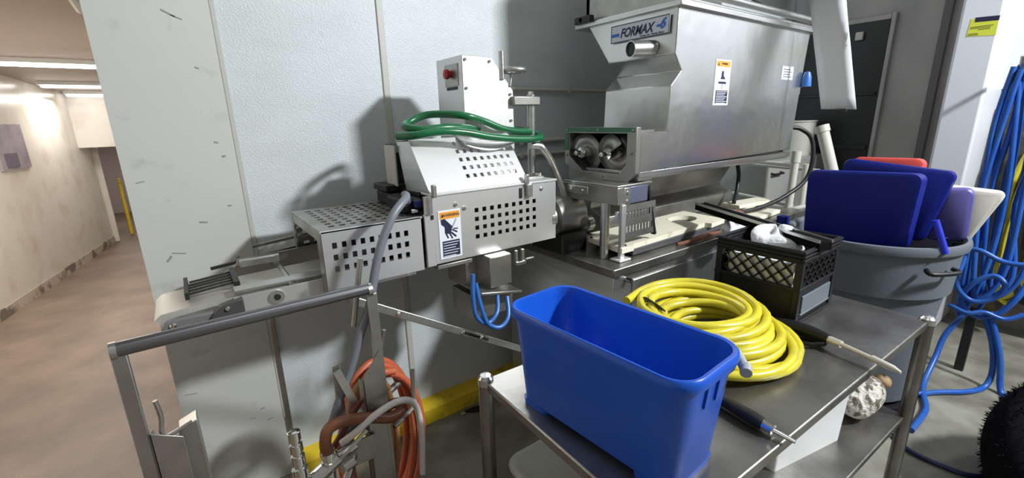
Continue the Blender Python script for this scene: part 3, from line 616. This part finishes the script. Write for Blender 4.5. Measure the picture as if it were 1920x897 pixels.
# lance / nozzle grip lower
NZ = thing('nozzle', 'black gripped hose nozzle with chrome tip sticking out from behind the bucket', 'nozzle', (.967, .40, .80))
obj('grip', G().tube([(.985, .54, .818), (.975, .47, .819), (.966, .40, .819), (.963, .372, .818)], [.012, .015, .0165, .014], 14), BLACKR, NZ)
obj('chrome_tip', G().tube([(.963, .372, .818), (.962, .350, .817), (.9615, .349, .817), (.963, .330, .815), (.964, .305, .813)], [.013, .012, .007, .0065, .004], 14, straight=True), CHROME, NZ)

# ================================================================== CRATE
CR = thing('milk_crate', 'black plastic milk crate with lattice side standing on the far end of the table', 'crate', (1.72, .70, .80))
cx0, cx1, cy0, cy1 = 1.572, 1.875, .555, .850
def ring(a0, a1, b0, b1, z0, z1, th):
    return G().box(a0, a1, b0, b0+th, z0, z1).box(a0, a1, b1-th, b1, z0, z1).box(a0, a0+th, b0+th, b1-th, z0, z1).box(a1-th, a1, b0+th, b1-th, z0, z1)
obj('lower_wall', ring(cx0+.006, cx1-.006, cy0+.006, cy1-.006, .805, .925, .005), BLACKP, CR)
obj('floor_plate', G().box(cx0, cx1, cy0, cy1, .800, .808), BLACKP, CR)
g = ring(cx0-.002, cx1+.002, cy0-.002, cy1+.002, .925, .935, .012)
for z in (1.030, 1.043, 1.056): g.f += [tuple(i+len(g.v) for i in f) for f in []]; r_ = ring(cx0-.006, cx1+.006, cy0-.006, cy1+.006, z, z+.007, .014); g.add(r_.v, r_.f)
r_ = ring(cx0, cx1, cy0, cy1, 1.02, 1.066, .006); g.add(r_.v, r_.f)
r_ = ring(cx0-.002, cx1+.002, cy0-.002, cy1+.002, .800, .812, .010); g.add(r_.v, r_.f)
obj('rim', g, BLACKP, CR, bev=.0015)
g = G()
for x, y in ((cx0, cy0), (cx1-.022, cy0), (cx0, cy1-.022), (cx1-.022, cy1-.022)): obj('corner_post', G().box(x-.001, x+.023, y-.001, y+.023, .80, 1.03), BLACKP, CR, bev=.004)
def lattice(face):
    g = G(); z0, z1 = .937, 1.022; H = z1-z0; Lh = (cy1-cy0-.06) if face == 'x' else (cx1-cx0-.06); st = .042
    k = -H
    while k < Lh+H:
        for sgn in (1, -1):
            a, b = (k, z0), (k+H, z1)
            if sgn < 0: a, b = (k, z1), (k+H, z0)
            ta = max(0, -a[0]/H); tb = min(1, (Lh-a[0])/H)
            if tb > ta:
                s_, e_ = (a[0]+H*ta, a[1]+(b[1]-a[1])*ta), (a[0]+H*tb, a[1]+(b[1]-a[1])*tb)
                if face == 'x': g.bar((cx0+.004, cy0+.03+s_[0], s_[1]), (cx0+.004, cy0+.03+e_[0], e_[1]), .0075, .006, (1, 0, 0))
                else: g.bar((cx0+.03+s_[0], cy0+.004, s_[1]), (cx0+.03+e_[0], cy0+.004, e_[1]), .006, .006, (0, 1, 0))
        k += st
    return g
obj('lattice_side', lattice('x'), BLACKP, CR); obj('lattice_side', lattice('y'), BLACKP, CR)
obj('solid_side', G().box(cx0+.02, cx1-.02, cy1-.01, cy1-.004, .93, 1.03).box(cx1-.01, cx1-.004, cy0+.02, cy1-.02, .93, 1.03), BLACKP, CR)
obj('side_rib', G().box(cx0+.035, cx1-.035, cy0-.001, cy0+.006, .83, .90).box(cx0+.03, cx1-.03, cy0-.003, cy0+.006, .835, .838), GREYP, CR, bev=.002)
t = obj('carton_tray', G().box(cx0+.014, cx0+.10, cy0+.03, cy1-.04, .81, 1.012), WHITE, None, bev=.004)
tag(t, 'white plastic container inside the milk crate, seen through the lattice side', 'container')
def blob(c, r, n=14, m=10, amp=.25, seed=1, flat=1):
    rnd = random.Random(seed); g = G(); loops = []
    ph = [(rnd.uniform(1, 4), rnd.uniform(1, 5), rnd.uniform(0, 6)) for _ in range(5)]
    for j in range(m+1):
        th = math.pi*(.02+.96*j/m); lp = []
        for i in range(n):
            a = 2*math.pi*i/n; q = 1+amp*sum(math.sin(p[0]*a*1.0//1*0+round(p[0])*a+p[1]*th+p[2]) for p in ph)/5
            lp.append(Vector((c[0]+r[0]*q*math.sin(th)*math.cos(a), c[1]+r[1]*q*math.sin(th)*math.sin(a), c[2]-r[2]*q*math.cos(th)*flat)))
        loops.append(lp)
    return g.loft(loops)
tag(obj('plastic_bag', blob((1.74, .72, 1.025), (.10, .085, .065), seed=3, n=22, m=14, amp=.55), BAG, None, sub=1), 'crumpled white plastic bag stuffed in the milk crate', 'bag')
tag(obj('plastic_bag', blob((1.965, .985, .985), (.075, .06, .06), seed=5, n=22, m=14, amp=.55), BAG, None, sub=1), 'crumpled white bag behind the milk crate under the black channel', 'bag')
# black channel bar resting on the crate
t = thing('channel_bar', 'long black channel bar with pale edges resting across the milk crate', 'bar', (1.83, .86, 1.075))
pa, pb = Vector((2.02, 1.20, 1.080)), Vector((1.675, .535, 1.082))
obj('channel', G().bar(pa-Vector((0, 0, .012)), pb-Vector((0, 0, .012)), .05, .030, (1, -.5, 0)), mat('matt_black', (.006, .006, .006), .9, spec=.05), t, bev=.002)
dd = (pb-pa).normalized(); nn = Vector((dd.y, -dd.x, 0))
for s_ in (1, -1): obj('edge_strip', G().bar(pa+nn*.024*s_+Vector((0, 0, .004)), pb+nn*.024*s_+Vector((0, 0, .004)), .006, .010, (1, -.5, 0)), SS, t)

# ================================================================== CREAM BOARD on cabinet
BD = thing('forming_plate', 'cream plastic forming board with a round hole lying on the machine cabinet', 'board', (1.8, 1.25, .936))
outl = [(1.366, 1.130), (1.44, 1.130), (1.46, 1.148), (2.02, 1.165), (2.03, 1.135), (2.175, 1.150), (2.20, 1.40), (1.46, 1.395), (1.455, 1.36), (1.40, 1.35)]
hc = (2.02, 1.29); hr = .060; zt, zb = .990, .968
g = G(); N_ = 40
import mathutils.geometry as mg
circ = [(hc[0]+hr*1.5*math.cos(2*math.pi*k/N_), hc[1]+hr*math.sin(2*math.pi*k/N_)) for k in range(N_)]
allp = [Vector((x, y, 0)) for x, y in outl], [Vector((x, y, 0)) for x, y in circ[::-1]]
tris = mg.tessellate_polygon(allp); flat = [p for l in allp for p in l]; no = len(outl)
for z, flip in ((zt, 0), (zb, 1)): g.add([(p.x, p.y, z) for p in flat], [tuple(t_[::-1]) if flip else tuple(t_) for t_ in tris])
T_ = len(flat)
fs = [(i, (i+1) % no, (i+1) % no+T_, i+T_) for i in range(no)]+[(no+i, no+(i+1) % N_, no+(i+1) % N_+T_, no+i+T_) for i in range(N_)]
g.f += fs
obj('board', g, CREAM, BD, smooth=30)
obj('under_plate', G().prism([(1.46, 1.150, .937), (2.17, 1.155, .937), (2.19, 1.38, .937), (1.48, 1.38, .937)], (0, 0, .030)), mat('slate', (.07, .07, .075), .5), BD, bev=.003, label='dark grey plate under the cream board')
bolt(BD, (1.40, 1.33, .99), (0, 0, 1), .007, DARKM, 'dowel'); bolt(BD, (1.41, 1.15, .99), (0, 0, 1), .007, DARKM, 'dowel')
t = obj('rusty_bracket', G().tube([(1.72, 1.115, .946), (1.85, 1.10, .948), (1.98, 1.11, .95), (2.08, 1.10, .947)], [.008, .011, .010, .008], 8), RUST)
tag(t, 'rusty brown bar lying under the front edge of the cream board', 'bar')
t = tag(obj('white_strip', G().prism([(1.50, 1.415, .937), (2.05, 1.43, .937), (2.05, 1.45, .937), (1.50, 1.435, .937)], (0, 0, .03)), WDIM, bev=.003), 'narrow pale strip lying behind the cream board against the trough', 'strip')
for k, (x, y, a, L1, W1) in enumerate(((2.55, 1.20, 4, .42, .16), (2.78, 1.33, -8, .34, .12))):
    g = G().box(-L1/2, L1/2, -W1/2, W1/2, 0, .022).xf(Matrix.Translation((x, y, .937+.023*k)) @ Matrix.Rotation(rad(a), 4, 'Z'))
    tag(obj('cutting_board', g, CREAM, bev=.004), ('lower cream board on the far end of the cabinet by the white pipes', 'smaller cream board overlapping another on the far end of the cabinet')[k], 'board', 'cream boards at the cabinet end')
tag(obj('red_rag', blob((2.42, 1.22, .965), (.05, .035, .028), seed=9, amp=.5), mat('rag', (.22, .10, .08), .9, 0, (40, .6, .01), (20, (.45, .38, .32), .5, .6)), sub=1), 'small reddish crumpled rag on the cabinet at the end of the black hose', 'rag')

# ================================================================== WHITE PIPE FRAME behind the hopper
PF = thing('pipe_frame', 'white plastic pipe frame standing behind the scoops at the hopper end', 'frame', (3.1, 1.3, 0))
g = G()
g.cyl((3.03, 1.21, .0), (3.10, 1.225, 1.255), .022, 14); obj('upright', g, WDIM, PF)
g = G().cyl((3.14, 1.17, .0), (3.14, 1.175, 1.19), .020, 14); obj('upright', g, WDIM, PF)
obj('pipe_tee', G().cyl((3.10, 1.225, 1.20), (3.103, 1.226, 1.27), .028, 14), WDIM, PF)
g = G().cyl((3.10, 1.21, 1.18), (3.30, 1.70, 1.18), .013, 12).cyl((3.14, 1.10, 1.155), (3.30, 1.75, 1.155), .010, 12); obj('cross_rail', g, WDIM, PF)
g = G().cyl((3.10, 1.21, .93), (3.30, 1.70, .93), .013, 12).tube([(3.05, 1.22, .90), (3.02, 1.17, .92), (3.06, 1.12, .94)], .016, 10); obj('lower_rail', g, WDIM, PF)
t = thing('capped_pipe', 'leaning white plastic pipe with a cap behind the blue scoops', 'pipe', (3.3, 1.10, .9))
obj('pipe', G().cyl((3.3, 1.02, .95), (3.3, 1.175, 1.40), .034, 20), WDIM, t); obj('pipe_cap', G().cyl((3.3, 1.168, 1.378), (3.3, 1.182, 1.418), .041, 20), WDIM, t)
t = thing('pale_bucket', 'pale bucket standing on the equipment box behind the capped white pipe', 'bucket', (4.2, 1.66, 1.16))
obj('bucket_body', G().lathe((4.2, 1.66, 1.16), [(.001, 0), (.10, 0), (.115, .27), (.122, .27), (.122, .28), (.108, .28)], 28), WDIM, t)
tag(obj('black_cable', G().tube([(2.86, 1.17, 1.42), (2.90, 1.14, 1.41), (2.95, 1.10, 1.36), (2.96, 1.08, 1.25), (2.93, 1.09, 1.12), (2.80, 1.14, 1.03), (2.62, 1.18, .985), (2.45, 1.22, .972)], .012, 10), BLACKR), 'black cable arching from the hopper end down to the cabinet', 'cable')
tag(obj('black_cable', G().tube([(2.75, 1.42, 1.24), (2.76, 1.40, 1.15), (2.72, 1.38, 1.05), (2.62, 1.34, .99)], .012, 10), BLACKR), 'black cable hanging straight below the hopper edge, left of the pipe frame', 'cable')
t = thing('side_cabinet', 'pale equipment box against the wall behind the pipe frame', 'cabinet', (3.55, 1.78, 0))
obj('body', G().box(3.35, 4.44, 1.50, 1.93, 0, 1.16), mat('pale_box', (.34, .34, .32), .5, .3), t, bev=.006)
obj('handle', G().tube([(3.42, 1.50, 1.08), (3.42, 1.475, 1.075), (3.56, 1.475, 1.075), (3.56, 1.50, 1.08)], .008, 8, straight=True), BLACKP, t)

# ================================================================== HANGING WHITE STRIP
t = thing('hanging_panel', 'long white plastic panel hanging in front of the hopper end and black door', 'panel', (2.7, .97, 1.51))
pts = [(2.70, .979, 1.516), (2.70, .828, 1.510), (2.70, .955, 2.10), (2.70, 1.125, 2.15)]
top0 = Vector((2.70, .979, 1.516)); u_ = (Vector((2.70, 1.104, 2.051))-top0); v0 = Vector((2.70, .828, 1.510)); u1 = Vector((2.70, .942, 2.017))-v0
g = G(); n = 16; vs = []
for i in range(n+1):
    f = i/n*1.9
    for j in range(5):
        p = (top0+u_*f).lerp(v0+u1*f, j/4); p.x += .004*math.sin(f*9+j)*(f > .5); vs.append(p)
g.add(vs, [(i*5+j, i*5+j+1, (i+1)*5+j+1, (i+1)*5+j) for i in range(n) for j in range(4)]); obj('panel_sheet', g, mat('white_sheet', (.68, .69, .72), .35), t, solid=.008)
obj('bottom_clip', G().box(2.692, 2.715, .87, .92, 1.498, 1.514), DARKM, t, bev=.002)

# ================================================================== BARREL AND SCOOPS
BX, BY = 2.655, .665
BR = thing('waste_barrel', 'large round grey plastic barrel full of scoops behind the table end', 'barrel', (BX, BY, 0))
g = G().lathe((BX, BY, 0), [(.24, .14), (.262, .16), (.290, .70), (.318, .705), (.328, .90), (.345, .905), (.350, .925), (.345, .942), (.330, .944), (.318, .93), (.300, .70), (.25, .17), (.001, .165)], 64, cap0=True)
obj('barrel_body', g, GREYP, BR, smooth=35)
g = G()
for a in (-120, 60):
    c_, s_ = math.cos(rad(a)), math.sin(rad(a)); p = Vector((BX+.333*c_, BY+.333*s_, .85)); tv = Vector((-s_, c_, 0))
    g = G().tube([p-tv*.06, p-tv*.06+Vector((c_*.03, s_*.03, -.01)), p+tv*.06+Vector((c_*.03, s_*.03, -.01)), p+tv*.06], .010, 8, sub=4)
    obj('side_handle', g, BLACKP, BR)
g = G().lathe((BX, BY, 0), [(.001, .07), (.27, .07), (.28, .09), (.28, .135), (.001, .138)], 40); obj('dolly', g, BLACKP, BR)
g = G()
for a in range(5):
    x, y = BX+.2*math.cos(a*1.2566), BY+.2*math.sin(a*1.2566); g.cyl((x-.012, y, .035), (x+.012, y, .035), .035, 16); g.box(x-.016, x+.016, y-.01, y+.01, .045, .075)
obj('caster', g, BLACKR, BR)
def scoop(loc, wd, ht, rz, tilt, roll, m, label, depth=.05, taper=.86, handle=True, name='scoop'):
    t = thing(name, label, 'scoop', loc, 'plastic scoops in the barrel')
    X = Matrix.Translation(loc) @ Matrix.Rotation(rad(rz), 4, 'Z') @ Matrix.Rotation(rad(tilt), 4, 'Y') @ Matrix.Rotation(rad(roll), 4, 'X')
    def lp(sc, d):      # loop in local YZ plane
        out = []
        for p in rr(0, 0, wd*sc, ht*sc, .035, 0, 5):
            k = 1-(1-taper)*(.5-p.y/ht); out.append(X @ Vector((d+.10*(p.x/wd)**2*.3, p.x*k, p.y)))
        return out
    obj('blade', G().loft([lp(.90, .006), lp(.97, .012), lp(1.0, depth), lp(1.0, depth+.004), lp(.965, depth+.004), lp(.94, .018), lp(.88, .012)]), m, t, smooth=50)
    if handle: obj('handle', G().tube([X @ Vector((.02, 0, -ht*.40)), X @ Vector((.03, 0, -ht*.55)), X @ Vector((.03, 0, -ht*.5-.22))], .017, 12), m, t)
    return t
scoop((2.44, .695, 1.075), .448, .33, -3, 4, -2.0, DBLUE, 'big dark blue plastic scoop in the front of the barrel', taper=.92)
scoop((2.62, .630, 1.10), .42, .33, 8, 6, 6, DBLUE, 'dark blue plastic scoop tilting right, just behind the foremost one')
scoop((2.78, .70, 1.12), .30, .32, 0, 6, -1, REDP, 'red plastic scoop with only its top edge showing at the back')
scoop((2.72, .425, 1.04), .17, .24, 10, 2, -6, PURP, 'small purple plastic scoop between the blue ones and the cream one')
scoop((2.80, .40, 1.03), .26, .26, 10, 2, 5, mat('cream_scoop', (.62, .60, .52), .45), 'cream white plastic scoop leaning out at the right side of the barrel', taper=.45)
t = thing('dustpan_handle', 'short bright blue handle sticking up inside the barrel rim', 'handle', (2.55, .44, .90))
obj('grip', G().tube([(2.47, .365, .925), (2.46, .392, 1.0), (2.455, .415, 1.06)], .012, 10), mat('bright_blue', (.03, .05, .62), .3), t)
tag(obj('blue_scoop_tip', G().loft([rr(2.50, 1.01, .05, .05, .012, z) for z in (.86, .98)]), DBLUE, bev=.004), 'small blue plastic block between the crate and the barrel', 'block')

# ================================================================== SHELF ITEMS
WB = thing('white_bin', 'white plastic bin on the lower shelf below the front table edge', 'bin', (1.45, .52, .421))
X = Matrix.Translation((1.307, .455, .421)) @ Matrix.Rotation(rad(-11.5), 4, 'Z')
def bl(a, b, ins, z): return [X @ Vector((p.x+.175, p.y+.12, z)) for p in rr(0, 0, .35-2*ins, .24-2*ins, .012, 0, 3)]
obj('bin_body', G().loft([bl(0, 0, .008, .0), bl(0, 0, 0, .25), bl(0, 0, .006, .25), bl(0, 0, .014, .01)]), WHITE, WB, smooth=35)
NB = thing('net_bag', 'whitish netted bundle lying on the lower shelf near the right table leg', 'bundle', (1.86, .40, .421))
obj('bundle', blob((1.85, .415, .50), (.115, .075, .078), n=24, m=16, amp=.12, seed=11), NETM, NB, sub=1)
obj('knot', blob((1.93, .37, .545), (.03, .025, .025), seed=4), mat('tan', (.40, .27, .15), .7), NB)
TU = thing('storage_tub', 'beige plastic tub with a rounded lid on the lower shelf at the left', 'tub', (.83, .77, .421))
obj('tub_body', G().loft([rr(.83, .765, .36, .32, .05, .422), rr(.83, .765, .38, .34, .05, .49)]), WDIM, TU)
obj('lid', G().loft([rr(.83, .765, .40, .36, .055, .488), rr(.83, .765, .405, .365, .055, .498), rr(.83, .765, .395, .355, .05, .506), rr(.83, .765, .36, .32, .045, .506), rr(.83, .765, .35, .31, .045, .502)]), WDIM, TU, smooth=50)

# ================================================================== HOSE CART (left foreground)
CT = thing('hose_cart', 'tubular steel hose cart frame in the left foreground', 'cart', (.10, 1.2, 0))
CY = 1.2
obj('push_handle', G().cyl((-.182, CY, 1.047), (.366, CY, 1.05), .0165, 24), mat('handle_steel', (.22, .22, .235), .3, .9), CT)
for x in (-.184, .368): obj('end_cap', G().cyl((x-.006, CY, 1.046), (x+.006, CY, 1.046), .019, 20), SS, CT)
for x, xo in ((-.178, 0), (.372, 0)):
    obj('leg', G().bar((x, CY, 1.035), (x, CY, .0), .028, .016, (1, 0, 0)), SSD, CT, bev=.002)
def channel(xa, xb, zt1, zt2, yy=CY, lab=None):
    # upright folded channel with a slanted top
    g = G()
    g.prism([(xa, yy, .0), (xb, yy, .0), (xb, yy, zt2), (xa, yy, zt1)], (0, .004, 0))
    g.prism([(xa, yy, .0), (xa, yy+.05, .0), (xa, yy+.05, zt1-.02), (xa, yy, zt1)], (.004, 0, 0))
    return obj('side_channel', g, SSD, CT, bev=.001)
channel(-.164, -.105, .835, .800, CY-.012)
channel(.316, .374, .782, .86, CY-.012)
g = G().prism([(-.09, CY+.02, 0), (-.075, CY+.02, 0), (-.075, CY+.02, .815), (-.115, CY+.02, .80)], (0, .05, 0)); obj('rear_channel', g, SSD, CT, bev=.002)
g = G().prism([(.232, CY+.04, 0), (.262, CY+.04, 0), (.272, CY+.04, .825), (.250, CY+.04, .822)], (0, .004, 0)); obj('rear_channel', g, SSD, CT)
obj('brace', G().bar((.258, CY+.03, .815), (.335, CY+.01, .56), .022, .004, (1, 0, 0)), SS, CT)
obj('hook', G().tube([(-.140, CY, .905), (-.137, CY, .86), (-.142, CY, .822), (-.132, CY+.002, .808), (-.085, CY+.005, .822)], .005, 8, sub=5), SSD, CT)
obj('hook', G().tube([(.398, CY, .912), (.388, CY, .87), (.378, CY, .83)], .006, 8), SSD, CT)
obj('hook', G().tube([(.505, CY+.08, .70), (.500, CY+.08, .62), (.49, CY+.06, .58), (.40, CY+.01, .57)], .0075, 8), SSD, CT)
obj('lower_crossbar', G().box(-.17, .37, CY-.01, CY+.01, .25, .28), SSD, CT)
obj('reel_axle', G().cyl((.25, CY+.01, .62), (.48, CY+.16, .62), .012), SSD, CT)
for x in (-.178, .372):
    obj('wheel', G().cyl((x-.02, CY, .06), (x-.045 if x < 0 else x+.0, CY, .06), .06, 24), BLACKR, CT)
# grey feed hose from machine to cart
g = G().tube([(.60, 1.42, 1.235), (.565, 1.36, 1.275), (.530, 1.27, 1.28), (.475, 1.235, 1.245), (.430, 1.225, 1.175), (.398, 1.223, 1.09), (.372, 1.225, .99), (.335, 1.23, .90), (.295, 1.24, .79), (.255, 1.25, .70), (.225, 1.25, .63)], .0125, 12)
tag(obj('grey_hose', g, GRHOSE), 'grey rubber hose arching from under the white hood down to the cart', 'hose')
tag(obj('steel_rod', G().cyl((.365, 1.24, 1.13), (.325, 1.245, .93), .008), SSD), 'short thin steel rod strapped along the grey hose', 'rod')
# orange hose loops hanging on the cart
g = G(); pts = []
for k in range(5*14+1):
    a = 2*math.pi*k/14+1.2; L_ = k/14
    pts.append((.405+(.140+.014*math.sin(L_*2.3))*math.cos(a)+.00*math.sin(a), CY+.10+.022*L_+.05*math.cos(a), .42+(.285+.012*math.cos(L_*3))*math.sin(a)))
g.tube(pts, .0125, 10, sub=3)
tag(obj('orange_hose', g, OHOSE), 'orange rubber hose hanging in long loops on the right side of the cart', 'hose')
g = G(); pts = []
for k in range(3*14+1):
    a = 2*math.pi*k/14+.9; L_ = k/14
    pts.append((.345+.085*math.cos(a)+.02*math.sin(a), CY+.075+.02*L_, .45+(.28-.012*L_)*math.sin(a)))
g.tube(pts, .0125, 10, sub=3)
tag(obj('ochre_hose', g, OCHRE), 'dull ochre hose in narrow loops inside the orange hose', 'hose')
tag(obj('brown_hose', G().tube([(.192, CY-.03, .60), (.190, CY-.03, .645), (.205, CY-.03, .683), (.25, CY-.03, .688), (.32, CY-.035, .668), (.375, CY-.035, .643), (.415, CY-.02, .640), (.425, CY+.02, .642), (.40, CY+.06, .62)], .0165, 12), RBROWN), 'thick brown rubber hose bending out of the valve assembly in front of the cart', 'hose')
tag(obj('white_hose', G().tube([(.235, CY-.02, .615), (.27, CY-.045, .648), (.33, CY-.05, .682), (.40, CY-.04, .690), (.455, CY-.02, .655), (.480, CY, .59), (.485, CY, .50), (.48, CY+.01, .35)], .0105, 12), WHOSE), 'thin white hose curving over the orange loops', 'hose')
tag(obj('dark_red_hose', G().tube([(.31, CY+.02, .70), (.27, CY+.01, .66), (.235, CY, .62), (.205, CY, .585), (.18, CY, .54)], .010, 10), mat('dark_red_rubber', (.16, .03, .02), .4)), 'thin dark red hose passing down behind the brown hose', 'hose')
VA = thing('valve_assembly', 'chrome pipe valve assembly at the bottom of the hose cart', 'valve', (.2, CY-.03, .50))
g = G(); z = .50
g.tube([(.118, CY-.03, z) for z in (.45, .50, .501, .53, .531, .56, .561, .60, .601, .615, .616, .64, .641, .655, .656, .675, .676, .69, .691, .715, .718)], [.014, .014, .020, .020, .014, .014, .021, .021, .014, .014, .018, .018, .013, .013, .017, .017, .012, .012, .016, .016, .010], 16, straight=True); obj('check_valve', g, CHROME, VA)
g = G().tube([(.192, CY-.03, z) for z in (.50, .56, .561, .585, .586, .605, .606, .615)], [.016, .016, .022, .022, .018, .018, .021, .021], 16, straight=True); obj('union', g, CHROME, VA)
g = G().tube([(.10, CY-.03, .515), (.15, CY-.03, .545), (.151, CY-.03, .546), (.22, CY-.03, .585), (.221, CY-.03, .586), (.27, CY-.03, .60)], [.017, .017, .023, .023, .016, .016], 14, straight=True); obj('manifold', g, CHROME, VA)
g = G().bar((.20, CY-.05, .575), (.30, CY-.05, .645), .012, .004, (0, 0, 1)).cyl((.225, CY-.06, .565), (.255, CY-.06, .575), .016); obj('lever', g, SS, VA)
g = G().tube([(.20, CY-.02, .44), (.24, CY-.02, .50), (.262, CY-.02, .565)], .013, 12); obj('elbow', g, CHROME, VA)
obj('mount_plate', G().box(.22, .33, CY-.022, CY-.016, .52, .60), SSD, VA)

# ================================================================== BLUE HOSES at the right
HK = thing('hose_hook', 'small steel wall hook carrying the blue hoses', 'hook', (3.6, .42, 1.70))
obj('hook', G().cyl((3.9, .45, 1.70), (3.50, .40, 1.705), .012).cyl((3.5, .40, 1.705), (3.48, .40, 1.75), .012), SS, HK)
g = G()
rnd = random.Random(4)
pts = []
for k in range(6):
    yl = .460-.016*k+rnd.uniform(-.016, .012); yr = .37-.028*k+rnd.uniform(-.01, .01); xb = 3.48+.028*(k % 3); zb = .34+rnd.uniform(-.06, .10)+.02*k
    pts += [(xb, .425-.012*k, 1.70), (xb, yl-.005, 1.40), (xb, yl+rnd.uniform(-.03, .015), 1.05), (xb-.02, yl-.03, .70), (xb-.02, (yl+yr)/2-.01, zb), (xb, yr-.02, .62), (xb+.02, yr+rnd.uniform(-.03, .05), 1.0), (xb+.02, yr+.01, 1.40)]
pts.append((3.5, .34, 1.69))
g.tube(pts, .0125, 10, sub=5)
BH = thing('blue_hose', 'blue hose hanging in many long loops at the right edge', 'hose', (3.5, .4, 0))
obj('hanging_loops', g, BHOSE, BH)
g = G()
g.tube([(3.46, .43, .70), (3.40, .43, .55), (3.40, .36, .47), (3.42, .28, .50), (3.42, .25, .58), (3.44, .30, .62), (3.43, .37, .56), (3.42, .40, .45), (3.42, .33, .38), (3.42, .25, .42), (3.44, .20, .52), (3.48, .18, .60)], .014, 10)
g.tube([(3.40, .44, .42), (3.38, .36, .40), (3.40, .30, .42), (3.42, .22, .40), (3.45, .16, .44)], .012, 10)
g.tube([(3.43, .36, .40), (3.38, .42, .25), (3.30, .43, .12), (3.15, .43, .02), (3.0, .40, .014), (2.85, .36, .014), (2.6, .36, .014)], .014, 10)
g.tube([(3.43, .30, .40), (3.42, .24, .25), (3.40, .21, .10), (3.35, .22, .015), (3.22, .27, .014), (3.10, .36, .014), (3.0, .42, .014), (2.95, .48, .014)], .014, 10)
g.tube([(3.43, .28, .42), (3.40, .20, .20), (3.36, .16, .02), (3.28, .11, .014), (3.0, .0, .014)], .014, 10)
g.tube([(3.40, .44, .75), (3.38, .37, .76), (3.38, .28, .72), (3.38, .2, .72), (3.4, .1, .74)], .013, 10)
obj('tangle', g, BHOSE, BH)
tag(obj('floor_cable', G().tube([(2.5, .40, .012), (2.43, .33, .012), (2.42, .22, .012), (2.45, .12, .012), (2.6, .02, .012)], .010, 8), mat('navy_cable', (.01, .02, .09), .4)), 'dark navy cable on the floor beside the right table leg', 'cable')
# dark backing and yellow hose
t = thing('hose_rack', 'dark brown board with hoses behind the blue hose loops', 'rack', (4.3, .1, 0))
obj('backing_board', G().box(4.30, 4.34, -.6, .50, .12, 1.55), DBROWN, t)
tag(obj('steel_post', G().box(3.50, 3.54, .33, .37, 0, .40), DARKM), 'short dark steel post on the floor under the knotted blue hose', 'post')
g = G(); pts = []
for k in range(6*14+1):
    a = 2*math.pi*k/14; pts.append((4.20+.01*(k//14), .30+.09*math.cos(a)+.02*math.sin(k*.7), .78+(.50+.03*math.sin(k*.33))*math.sin(a)))
g.tube(pts, .013, 8, sub=3); tag(obj('yellow_hose', g, YHOSE), 'yellow hose hanging behind the blue hoses at the right edge', 'hose')
g = G(); pts = []
for k in range(5*14+1):
    a = 2*math.pi*k/14+.4; pts.append((4.12+.012*(k//14), .20+.12*math.cos(a)+.02*math.sin(k*.9), .75+(.42+.04*math.sin(k*.41))*math.sin(a)))
g.tube(pts, .014, 8, sub=3); tag(obj('black_hose', g, BLACKR), 'black hose hanging tangled beside the yellow hose at the right edge', 'hose')
# tag on column
t = thing('yellow_tag', 'yellow notice sticker with a black band on the white pier', 'sticker', (3.9, .64, 1.9))
obj('sticker_sheet', G().prism([(3.8985, .706, 1.915), (3.8985, .582, 1.905), (3.8985, .584, 2.003), (3.8985, .700, 2.010)], (.001, 0, 0)), LIME, t)
obj('black_band', G().prism([(3.8975, .682, 1.990), (3.8975, .582, 1.985), (3.8975, .582, 2.010), (3.8975, .682, 2.015)], (.001, 0, 0)), NAVY, t)
g = G()
for z, y0_, y1_ in ((1.962, .600, .695), (1.954, .61, .695), (1.945, .61, .66), (1.925, .66, .70), (1.918, .655, .70)): g.box(3.8975, 3.8985, y0_, y1_, z, z+.003)
obj('text_lines', g, mat('olive_ink', (.10, .11, .01), .6), t)

t = thing('floor_debris', 'small black plastic piece on the floor in front of the yellow kerb', 'debris', (1.03, 1.80, 0))
obj('black_piece', G().prism([(.985, 1.83, 0), (1.02, 1.80, 0), (1.10, 1.765, 0), (1.12, 1.79, 0), (1.06, 1.83, 0)], (0, 0, .012)), BLACKP, t, bev=.003)
obj('metal_tip', G().box(.965, .99, 1.815, 1.835, 0, .008), CHROME, t, bev=.002)
# ================================================================== BLACK FLEECE BUNDLE bottom right
g = blob((2.50, -.06, .20), (.34, .20, .30), n=30, m=20, amp=.15, seed=2)
FL = thing('fleece_bundle', 'black shaggy fleece bundle on the floor at the bottom right corner', 'bundle', (2.5, -.08, 0))
obj('bundle', g, WOOLK, FL, sub=1)
g2 = G(); rnd = random.Random(8)
for f in g.f:
    if len(f) != 4: continue
    for _ in range(7):
        a, b, c, d = [g.v[i] for i in f]; u, v = rnd.random(), rnd.random()
        p = a.lerp(b, u).lerp(d.lerp(c, u), v); nn_ = (b-a).cross(d-a)
        if nn_.length < 1e-9: continue
        nn_.normalize()
        if nn_.dot(p-Vector((2.50, -.06, .2))) < 0: nn_ = -nn_
        q = p+(nn_+Vector((rnd.uniform(-.6, .6), rnd.uniform(-.6, .6), rnd.uniform(-.6, .4)))).normalized()*rnd.uniform(.008, .020); w_ = Vector((rnd.uniform(-1, 1), rnd.uniform(-1, 1), rnd.uniform(-1, 1))).normalized()*.003
        g2.add([p-w_, p+w_, q], [(0, 1, 2)])
o = obj('pile', g2, WOOLK, FL); o['kind'] = 'stuff'
